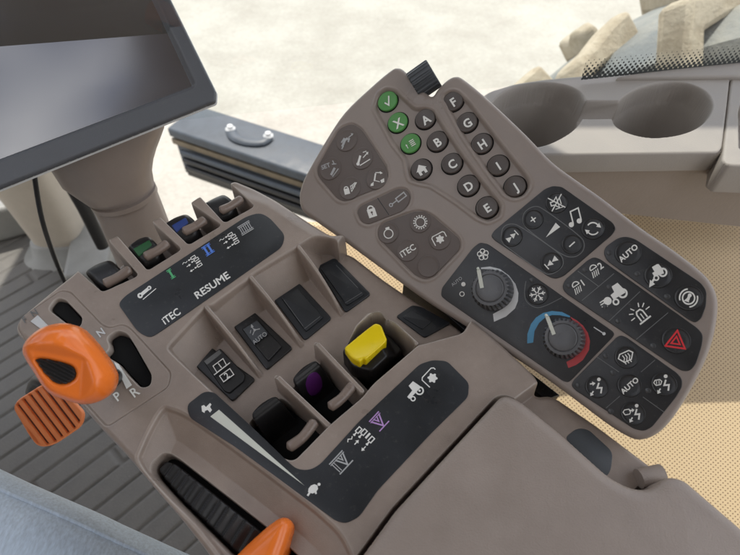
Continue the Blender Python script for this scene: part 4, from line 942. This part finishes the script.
# cable
cb = tube('cable', lerp_pts([at(30, 140, .66), at(35, 180, .66), at(41, 215, .67), (at(50, 245, .69)), at(63, 278, .74), at(75, 300, .80)], 22), .0026, M['black'], None, 10)
tag(cb, 'thin black cable hanging beneath the monitor in front of the beige pillar', 'cable')

# ================================================================== floor, pillar, pedal
FL = Frame((0, 0, 0), (0, 0, 1), (1, 0, 0))
fz = FL.pts([(-500, 130), (-40, 196), (60, 218), (112, 228), (140, 290), (330, 400), (800, 700), (700, 900), (-900, 900)])
rd = np.array(FL.uv(120, 440)) - np.array(FL.uv(20, 515)); rd /= np.linalg.norm(rd); rn = np.array([-rd[1], rd[0]])
def hfl(U, V, D):
    q = (U * rn[0] + V * rn[1]); t = (U * rd[0] + V * rd[1]); p = q / .043; i = np.floor(p); f = np.abs(p - i - .5) * 2
    g = sstep((f - .84) / .10)
    tt = (t + i * .137) / .62; ft = np.abs(tt - np.floor(tt) - .5) * 2
    g = np.maximum(g, sstep((ft - .975) / .015))
    return -.004 * g * sstep(D / .05)
M['mat'] = plastic('ribbed_rubber_mat', (.12, .114, .103), .6, 260, .5, .14, .3, dist=.001)
flr = relief('floor', FL, fz, hfl, .0030, M['mat'], None, skirt=-.04)
flr['kind'] = 'structure'
def sect(z, L): return [onz(x, y, z) for x, y in L]
pil = thing('pillar', 'beige tapered pillar standing on a grey moulded foot behind the monitor', 'pillar', onz(58, 250, 0))
def ringed(c, rx, ry, n=40, pw=3.2):
    out = []
    for i in range(n):
        a = 2 * math.pi * i / n; x = math.copysign(abs(math.cos(a)) ** (2 / pw), math.cos(a)); y = math.copysign(abs(math.sin(a)) ** (2 / pw), math.sin(a)); out.append(np.array(c) + np.array([rx * x, ry * y, 0]))
    return out
def loft(name, rings, mat, par, cap=True):
    n = len(rings[0]); V = [p for r_ in rings for p in r_]; Fc = []
    for k in range(len(rings) - 1):
        for i in range(n): j = (i + 1) % n; Fc.append((k * n + i, k * n + j, (k + 1) * n + j, (k + 1) * n + i))
    if cap: Fc.append(tuple((len(rings) - 1) * n + i for i in range(n)))
    return raw(name, V, Fc, mat, par, sharp=50)
pb = onz(59, 246, .03); pb[1] += .03
loft('shaft', [ringed(pb + np.array([0, 0, -.02]), .062, .05), ringed(pb + np.array([0, .0, .0]), .060, .05), ringed(pb + np.array([-.004, .005, .12]), .066, .052), ringed(pb + np.array([-.012, .015, .35]), .082, .06), ringed(pb + np.array([-.02, .03, .62]), .09, .07)], M['beige'], pil)
loft('foot', [ringed(pb + np.array([0, -.005, -.04]), .105, .085), ringed(pb + np.array([0, -.005, -.028]), .098, .078), ringed(pb + np.array([0, 0, -.018]), .080, .066), ringed(pb + np.array([0, 0, .012]), .070, .058), ringed(pb + np.array([0, 0, .016]), .066, .055)], M['greybase'], pil)
FR = Frame(onz(60, 262, .02), (0, 0, 1), (1, 0, 0))
st_ = raw('footwell_sill', *join([box_data(onz(96, 238, .03), np.array([.97, .2, 0]), np.array([-.2, .97, 0]), np.array([0, 0, 1.]), .10, .30, .06), box_data(onz(-30, 215, .05), np.array([.9, .4, 0]), np.array([-.4, .9, 0]), np.array([0, 0, 1.]), .30, .16, .10)]), M['greybase'], None, sharp=30)
bv = st_.modifiers.new('b', 'BEVEL'); bv.width = .012; bv.segments = 3
tag(st_, 'low grey moulded sill at the edge of the cab floor beside the pillar', 'sill')
stt = tube('black_strut', [at(66, 176, 1.0), at(84, 208, 1.03), at(103, 246, 1.08)], .011, M['black'], None, 14)
tag(stt, 'slanting black strut between the beige pillar and the monitor post', 'strut')

PD = Frame(at(46, 416, .62), camvec(.25, .16, .95), camvec(.60, -.80, 0))
ped = thing('pedal', 'square orange pedal with ribbed pad above the grey floor mat', 'pedal', PD.w(0, 0, -.02))
po = rounded(PD.pts([(12.5, 408), (17, 400), (44, 383), (62, 390), (84, 414), (80, 427), (52, 446), (38, 447.5), (30, 438)]), .006, 5)
pc = PD.uv(46, 416)
def hp(U, V, D):
    p = (V - pc[1]) / .0066; f = np.abs(p - np.floor(p) - .5) * 2
    return -.004 * sstep((f - .60) / .18) * sstep((D - .0012) / .0015)
relief('pad', PD, po, hp, .0007, M['orange_matt'], ped, skirt=-.010, edge_r=.002)
prism('groove_shade', PD, offset(po, .0025), -.009, -.0033, M['orange_dark'], ped, .001)  # dark sheet at the groove floors, standing in for their shade
tube('pedal_arm', lerp_pts([PD.w(*PD.uv(60, 400), -.010), at(40, 380, .66), at(34, 392, .80), at(60, 360, .98)], 12), .007, M['black'], ped, 12)

# ================================================================== person
def denim():
    m, nt, b = new_mat('light_denim'); L = nt.links
    tc = N(nt, 'ShaderNodeTexCoord')
    mpn = N(nt, 'ShaderNodeMapping'); mpn.inputs['Rotation'].default_value = (0, .6, .5); mpn.inputs['Scale'].default_value = (620, 70, 420); L.new(tc.outputs['Object'], mpn.inputs[0])
    w = N(nt, 'ShaderNodeTexNoise'); w.inputs['Scale'].default_value = 1; w.inputs['Detail'].default_value = 2
    L.new(mpn.outputs[0], w.inputs[0])
    n = N(nt, 'ShaderNodeTexNoise'); n.inputs['Scale'].default_value = 14; n.inputs['Detail'].default_value = 8; L.new(tc.outputs['Object'], n.inputs[0])
    a = N(nt, 'ShaderNodeMix', data_type='RGBA'); a.inputs[6].default_value = (.54, .66, .80, 1); a.inputs[7].default_value = (.74, .84, .95, 1); L.new(n.outputs[0], a.inputs['Factor'])
    c = N(nt, 'ShaderNodeMix', data_type='RGBA', blend_type='MULTIPLY'); c.inputs['Factor'].default_value = .48; L.new(a.outputs[2], c.inputs[6]); L.new(w.outputs[0], c.inputs[7])
    L.new(c.outputs[2], b.inputs['Base Color']); b.inputs['Roughness'].default_value = .85
    bp = N(nt, 'ShaderNodeBump'); bp.inputs['Distance'].default_value = .0008; bp.inputs['Strength'].default_value = .5; L.new(w.outputs[0], bp.inputs['Height']); L.new(bp.outputs[0], b.inputs['Normal'])
    return m
M['denim'] = denim()
per = thing('person', 'seated person in pale blue jeans, only the thigh showing at the lower left', 'person', (-.2, -.1, .45))
hip = np.array([.05, -.36, .50]); kA = at(-70, 565, .50)
ka = at(200, 690, .49); kk = at(-15, 590, .50); k2_ = at(-340, 440, .60)
shin = k2_ + np.array([-.10, .02, -.10]); ank = k2_ + np.array([-.25, .05, -.45])
pp = lerp_pts([ka + (ka - kk) * 1.3, ka, kk, k2_, shin, ank], 44)
rad = []
for i in range(44):
    t = i / 43; rad.append((.076 - .02 * t) * (1 + .006 * math.sin(i * .9) + .003 * math.sin(i * 2.1)))
leg = tube('jeans', pp, rad, M['denim'], per, 48)
pp = [np.array(p) for p in pp]; Fc = []
sv = []
for i in range(8, 34):
    t_ = pp[min(i + 1, 43)] - pp[i - 1]; t_ = t_ / np.linalg.norm(t_); s_ = np.cross(t_, (0, 0, 1.)); s_ /= np.linalg.norm(s_); w_ = np.cross(s_, t_)
    aa = R(38); sv.append(pp[i] + (s_ * math.cos(aa) + w_ * math.sin(aa)) * rad[i] * 1.0)
tube('seam', sv, .0016, M['denim'], leg, 8)
for k_ in range(0, 25):
    for j_ in range(5):
        t0 = sv[k_] + (sv[k_ + 1] - sv[k_]) * (j_ / 5.0); t1_ = sv[k_] + (sv[k_ + 1] - sv[k_]) * ((j_ + .6) / 5.0); u_ = np.array([-.002, -.004, .0008]); Fc.append(tube_data([t0 + u_, t1_ + u_], .0006, 5))
raw('stitching', *join(Fc), M['white'], leg)
# ================================================================== outside
GZ = -1.2
def ground_mat():
    m, nt, b = new_mat('pale_gravel_ground'); L = nt.links
    tc = N(nt, 'ShaderNodeTexCoord')
    n1 = N(nt, 'ShaderNodeTexNoise'); n1.inputs['Scale'].default_value = 1.6; n1.inputs['Detail'].default_value = 10; n1.inputs['Roughness'].default_value = .7
    n2 = N(nt, 'ShaderNodeTexNoise'); n2.inputs['Scale'].default_value = 34; n2.inputs['Detail'].default_value = 6; n2.inputs['Roughness'].default_value = .7
    for n in (n1, n2): L.new(tc.outputs['Object'], n.inputs[0])
    cr = N(nt, 'ShaderNodeValToRGB'); cr.color_ramp.elements[0].position = .35; cr.color_ramp.elements[0].color = (.335, .312, .272, 1); cr.color_ramp.elements[1].position = .62; cr.color_ramp.elements[1].color = (.425, .405, .36, 1)
    L.new(n1.outputs[0], cr.inputs[0])
    r = N(nt, 'ShaderNodeMapRange'); r.inputs['From Min'].default_value = .3; r.inputs['From Max'].default_value = .7; r.inputs['To Min'].default_value = .86; r.inputs['To Max'].default_value = 1.06; L.new(n2.outputs[0], r.inputs[0])
    mx = N(nt, 'ShaderNodeMix', data_type='RGBA', blend_type='MULTIPLY'); mx.inputs['Factor'].default_value = 1; L.new(cr.outputs[0], mx.inputs[6]); L.new(r.outputs[0], mx.inputs[7]); L.new(mx.outputs[2], b.inputs['Base Color'])
    b.inputs['Roughness'].default_value = .9
    bp = N(nt, 'ShaderNodeBump'); bp.inputs['Distance'].default_value = .012; bp.inputs['Strength'].default_value = .6; L.new(n2.outputs[0], bp.inputs['Height']); L.new(bp.outputs[0], b.inputs['Normal'])
    return m
M['ground'] = ground_mat()
g = raw('ground', [(-300, -300, GZ), (300, -300, GZ), (300, 300, GZ), (-300, 300, GZ)], [(0, 1, 2, 3)], M['ground'], smooth=False); g['kind'] = 'structure'

# dark blue-grey box beyond the console
BXF = Frame((0, 0, -.15), (0, 0, 1), (1, 0, 0))
c1, c2, c3 = [np.array(BXF.uv(*p)) for p in ((166, 128), (303, 174), (205, 107))]
bx = (c2 - c1); bl = np.linalg.norm(bx); bx /= bl; by = np.array([-bx[1], bx[0]]); bw = (c3 - c1).dot(by)
L2 = bl * 1.35
def bp_(a, b): p = c1 + bx * a + by * b; return (p[0], p[1])
b3x, b3y, b3z = np.array([*bx, 0]), np.array([*by, 0]), np.array([0, 0, 1.0])
def b3(a, b, h): p = c1 + bx * a + by * b; return np.array([p[0], p[1], -.15 + h])
tb = thing('equipment_box', 'dusty blue-grey metal box with a grab handle, outside on the ground side of the cab', 'metal box', b3(L2 / 2, bw / 2, -.4))
hB = .21
raw('housing', *prism_data(BXF, [bp_(.012, .014), bp_(L2, .014), bp_(L2, bw), bp_(.012, bw)], -hB, -.022, .004), M['boxmetal'], tb)
prism('lid', BXF, rounded([bp_(0, 0), bp_(L2, 0), bp_(L2, bw), bp_(0, bw)], .012, 4), -.032, 0, M['boxmetal'], tb, .009)
raw('front_strip', *box_data(b3(L2 / 2, .006, -.055), b3x, b3y, b3z, L2 * .98, .010, .022), M['gold'], tb)
for k in range(3):
    tube('rail', [b3(.05, -.008, -.085 - k * .035), b3(L2 * .98, -.008, -.085 - k * .035)], .011, M['black'] if k else M['boxmetal'], tb, 10)
raw('front_plate', *box_data(b3(L2 * .5, .004, -.185), b3x, b3y, b3z, L2 * .9, .014, .035), M['black'], tb)
hc = [BXF.uv(230, 127, .02), BXF.uv(234, 134, .02), BXF.uv(246, 138.5, .02), BXF.uv(261, 139, .02), BXF.uv(268, 134, .02)]
pts_h = lerp_pts([np.array([p[0], p[1], -.15 + .006]) for p in hc], 18)
hd_ = tube('handle', pts_h, .020, M['boxmetal'], tb, 12, flat=.5)
for p in (hc[0], hc[-1]):
    lathe('bolt', BXF, p, [(.018, .0), (.018, .014), (.011, .020), (.010, .026), (.006, .028)], M['silver'], hd_, 16)

# rear tyre caked with dry mud
def mud(name, a, bcol, sc_=9, lo=.42, hi=.58):
    m, nt, b = new_mat(name); L = nt.links; tc = N(nt, 'ShaderNodeTexCoord')
    n1 = N(nt, 'ShaderNodeTexNoise'); n1.inputs['Scale'].default_value = sc_; n1.inputs['Detail'].default_value = 9; n1.inputs['Roughness'].default_value = .7; L.new(tc.outputs['Object'], n1.inputs[0])
    cr = N(nt, 'ShaderNodeValToRGB'); cr.color_ramp.elements[0].position = lo; cr.color_ramp.elements[0].color = (*a, 1); cr.color_ramp.elements[1].position = hi; cr.color_ramp.elements[1].color = (*bcol, 1)
    L.new(n1.outputs[0], cr.inputs[0]); L.new(cr.outputs[0], b.inputs['Base Color']); b.inputs['Roughness'].default_value = .85
    bp = N(nt, 'ShaderNodeBump'); bp.inputs['Distance'].default_value = .02; bp.inputs['Strength'].default_value = .8; L.new(n1.outputs[0], bp.inputs['Height']); L.new(bp.outputs[0], b.inputs['Normal']); return m
M['rubber'] = mud('dusty_rubber', (.17, .185, .19), (.32, .31, .27), 5, .4, .68)
M['mud'] = mud('dry_mud', (.40, .34, .25), (.50, .44, .34), 12)
TC = at(765, 362, 2.1); TC = np.array(TC)
ta = np.array([-.5, -.85, .12]); ta /= np.linalg.norm(ta)
t1 = np.cross(ta, (0, 0, 1.0)); t1 /= np.linalg.norm(t1); t2 = np.cross(t1, ta)
tyre = thing('tractor_tyre', 'large tractor tyre with chunky lugs caked in dry tan mud, outside the window', 'tyre', TC)
RO, TW = 1.15, .26
prof = [(-TW, .55), (-TW * 1.1, .70), (-TW * 1.05, .84), (-TW * .92, .93), (-TW * .6, .965), (0, .975), (TW * .6, .965), (TW * .92, .93), (TW * 1.05, .84), (TW * 1.1, .70), (TW, .55)]
V = []; Fc = []; n = 120
for (x, q) in prof:
    for i in range(n): a = 2 * math.pi * i / n; V.append(TC + ta * x + (t1 * math.cos(a) + t2 * math.sin(a)) * RO * q)
for k in range(len(prof) - 1):
    for i in range(n): j = (i + 1) % n; Fc.append((k * n + i, k * n + j, (k + 1) * n + j, (k + 1) * n + i))
raw('carcass', V, Fc, M['rubber'], tyre)
def tp(x, a, r): return TC + ta * x + (t1 * math.cos(a) + t2 * math.sin(a)) * r
NL = 30
for s_ in (-1, 1):
    for i in range(NL):
        a0 = 2 * math.pi * (i + (.5 if s_ > 0 else 0)) / NL; V = []; Fc = []
        K = 4; rr = random.Random(i * 7 + s_)
        for k in range(K + 1):
            t = k / K; x = s_ * TW * (1.12 - .85 * t); a = a0 + .12 * t
            rb = RO * (.80 if t < .01 else .90 if t < .2 else .955); rt = RO * ((.90 if t < .01 else .995 if t < .2 else 1.01) + rr.uniform(-.015, .015)); w = .034 * (1.25 - .4 * t) * rr.uniform(.85, 1.2) / 1.0
            V += [tp(x, a - w, rb), tp(x, a + w, rb), tp(x, a + w * .72, rt), tp(x, a - w * .72, rt)]
        for k in range(K):
            o = k * 4
            for q in range(4): Fc.append((o + q, o + (q + 1) % 4, o + 4 + (q + 1) % 4, o + 4 + q))
        Fc += [(3, 2, 1, 0), (K * 4, K * 4 + 1, K * 4 + 2, K * 4 + 3)]
        lo_ = raw('lug', V, Fc, M['mud'], tyre, sharp=25)
        bvm = lo_.modifiers.new('b', 'BEVEL'); bvm.width = .012; bvm.segments = 2

# unseen blockers above, behind and left, added and shaped to shade the console
RF = Frame((0, 0, 1.67), (0, 0, 1), (1, 0, 0))
rf = raw('roof_light_blocker', *prism_data(RF, [(-1.0, .46), (-.24, .46), (-.24, ROOF_Y0), (.62, ROOF_Y0), (.62, .70), (.20, .72), (.09, .85), (.02, .87), (-.16, .87), (-.20, 1.75), (-1.0, 1.75)], 0, .1, .01), M['cupgrey'], smooth=False)  # outline cut so sun reaches the trim and sky reaches the screen
rf['kind'] = 'structure'
rf2 = raw('roof_light_blocker', *prism_data(RF, [(.05, .885), (.62, .885), (.62, 1.4), (.05, 1.4)], 0, .05, .01), M['cupgrey'], smooth=False); rf2['kind'] = 'structure'  # added header strip: keeps sun off the cup holders, leaves a sun slot

for nm_, c_, sx_, sy_ in (('rear_light_blocker', (-.1, -.75, .85), 2.0, .06), ('left_light_blocker', (-1.12, -.15, .85), .06, 1.26)):  # out of view, added to make the light come from one side
    cw = raw(nm_, *box_data(c_, np.array([1., 0, 0]), np.array([0, 1., 0]), np.array([0, 0, 1.]), sx_, sy_, 1.68), M['fascia'], smooth=False); cw['kind'] = 'structure'

# ------------------------------------------------------------------ light
w = bpy.data.worlds.new('World'); sc.world = w; w.use_nodes = True; nt = w.node_tree; L = nt.links
bg = nt.nodes['Background']; sky = N(nt, 'ShaderNodeTexSky', sky_type='NISHITA'); sky.sun_disc = False
EL, AZ = SUN_EL, SUN_AZ                     # azimuth measured from +y towards +x
sky.sun_elevation = R(EL); sky.sun_rotation = R(AZ); sky.dust_density = 1.5
tc = N(nt, 'ShaderNodeTexCoord'); cn = N(nt, 'ShaderNodeTexNoise'); cn.inputs['Scale'].default_value = 2.6; cn.inputs['Detail'].default_value = 7; cn.inputs['Roughness'].default_value = .55
L.new(tc.outputs['Generated'], cn.inputs[0])
cr = N(nt, 'ShaderNodeMapRange'); cr.inputs['From Min'].default_value = .42; cr.inputs['From Max'].default_value = .60; cr.inputs['To Max'].default_value = .75; L.new(cn.outputs[0], cr.inputs[0])
mx = N(nt, 'ShaderNodeMix', data_type='RGBA'); L.new(cr.outputs[0], mx.inputs['Factor']); L.new(sky.outputs[0], mx.inputs[6]); mx.inputs[7].default_value = (24, 23.6, 23, 1)
L.new(mx.outputs[2], bg.inputs['Color']); bg.inputs['Strength'].default_value = SKY
sl = bpy.data.lights.new('sun', 'SUN'); sl.energy = SUN; sl.angle = R(.5); sl.color = (1, .95, .86)
so_ = bpy.data.objects.new('sun', sl); COL.objects.link(so_)
d = Vector((math.sin(R(AZ)) * math.cos(R(EL)), math.cos(R(AZ)) * math.cos(R(EL)), math.sin(R(EL))))
so_.rotation_euler = d.to_track_quat('Z', 'Y').to_euler(); so_.location = d * 10

# ------------------------------------------------------------------ camera and render
cam = bpy.data.cameras.new('camera'); co = bpy.data.objects.new('camera', cam); COL.objects.link(co)
cam.sensor_width = 36; cam.lens = 36 * F / 740; cam.clip_start = .01; cam.clip_end = 1000
co.location = CAM; co.rotation_euler = (R(90 - PITCH), 0, 0)
cam.dof.use_dof = True; cam.dof.focus_distance = .40; cam.dof.aperture_fstop = 11
sc.camera = co
sc.view_settings.view_transform = 'Standard'; sc.view_settings.look = 'None'; sc.view_settings.exposure = 0
sc.render.engine = 'CYCLES'
for o in bpy.data.objects:
    if '_w' in o.keys(): del o['_w']
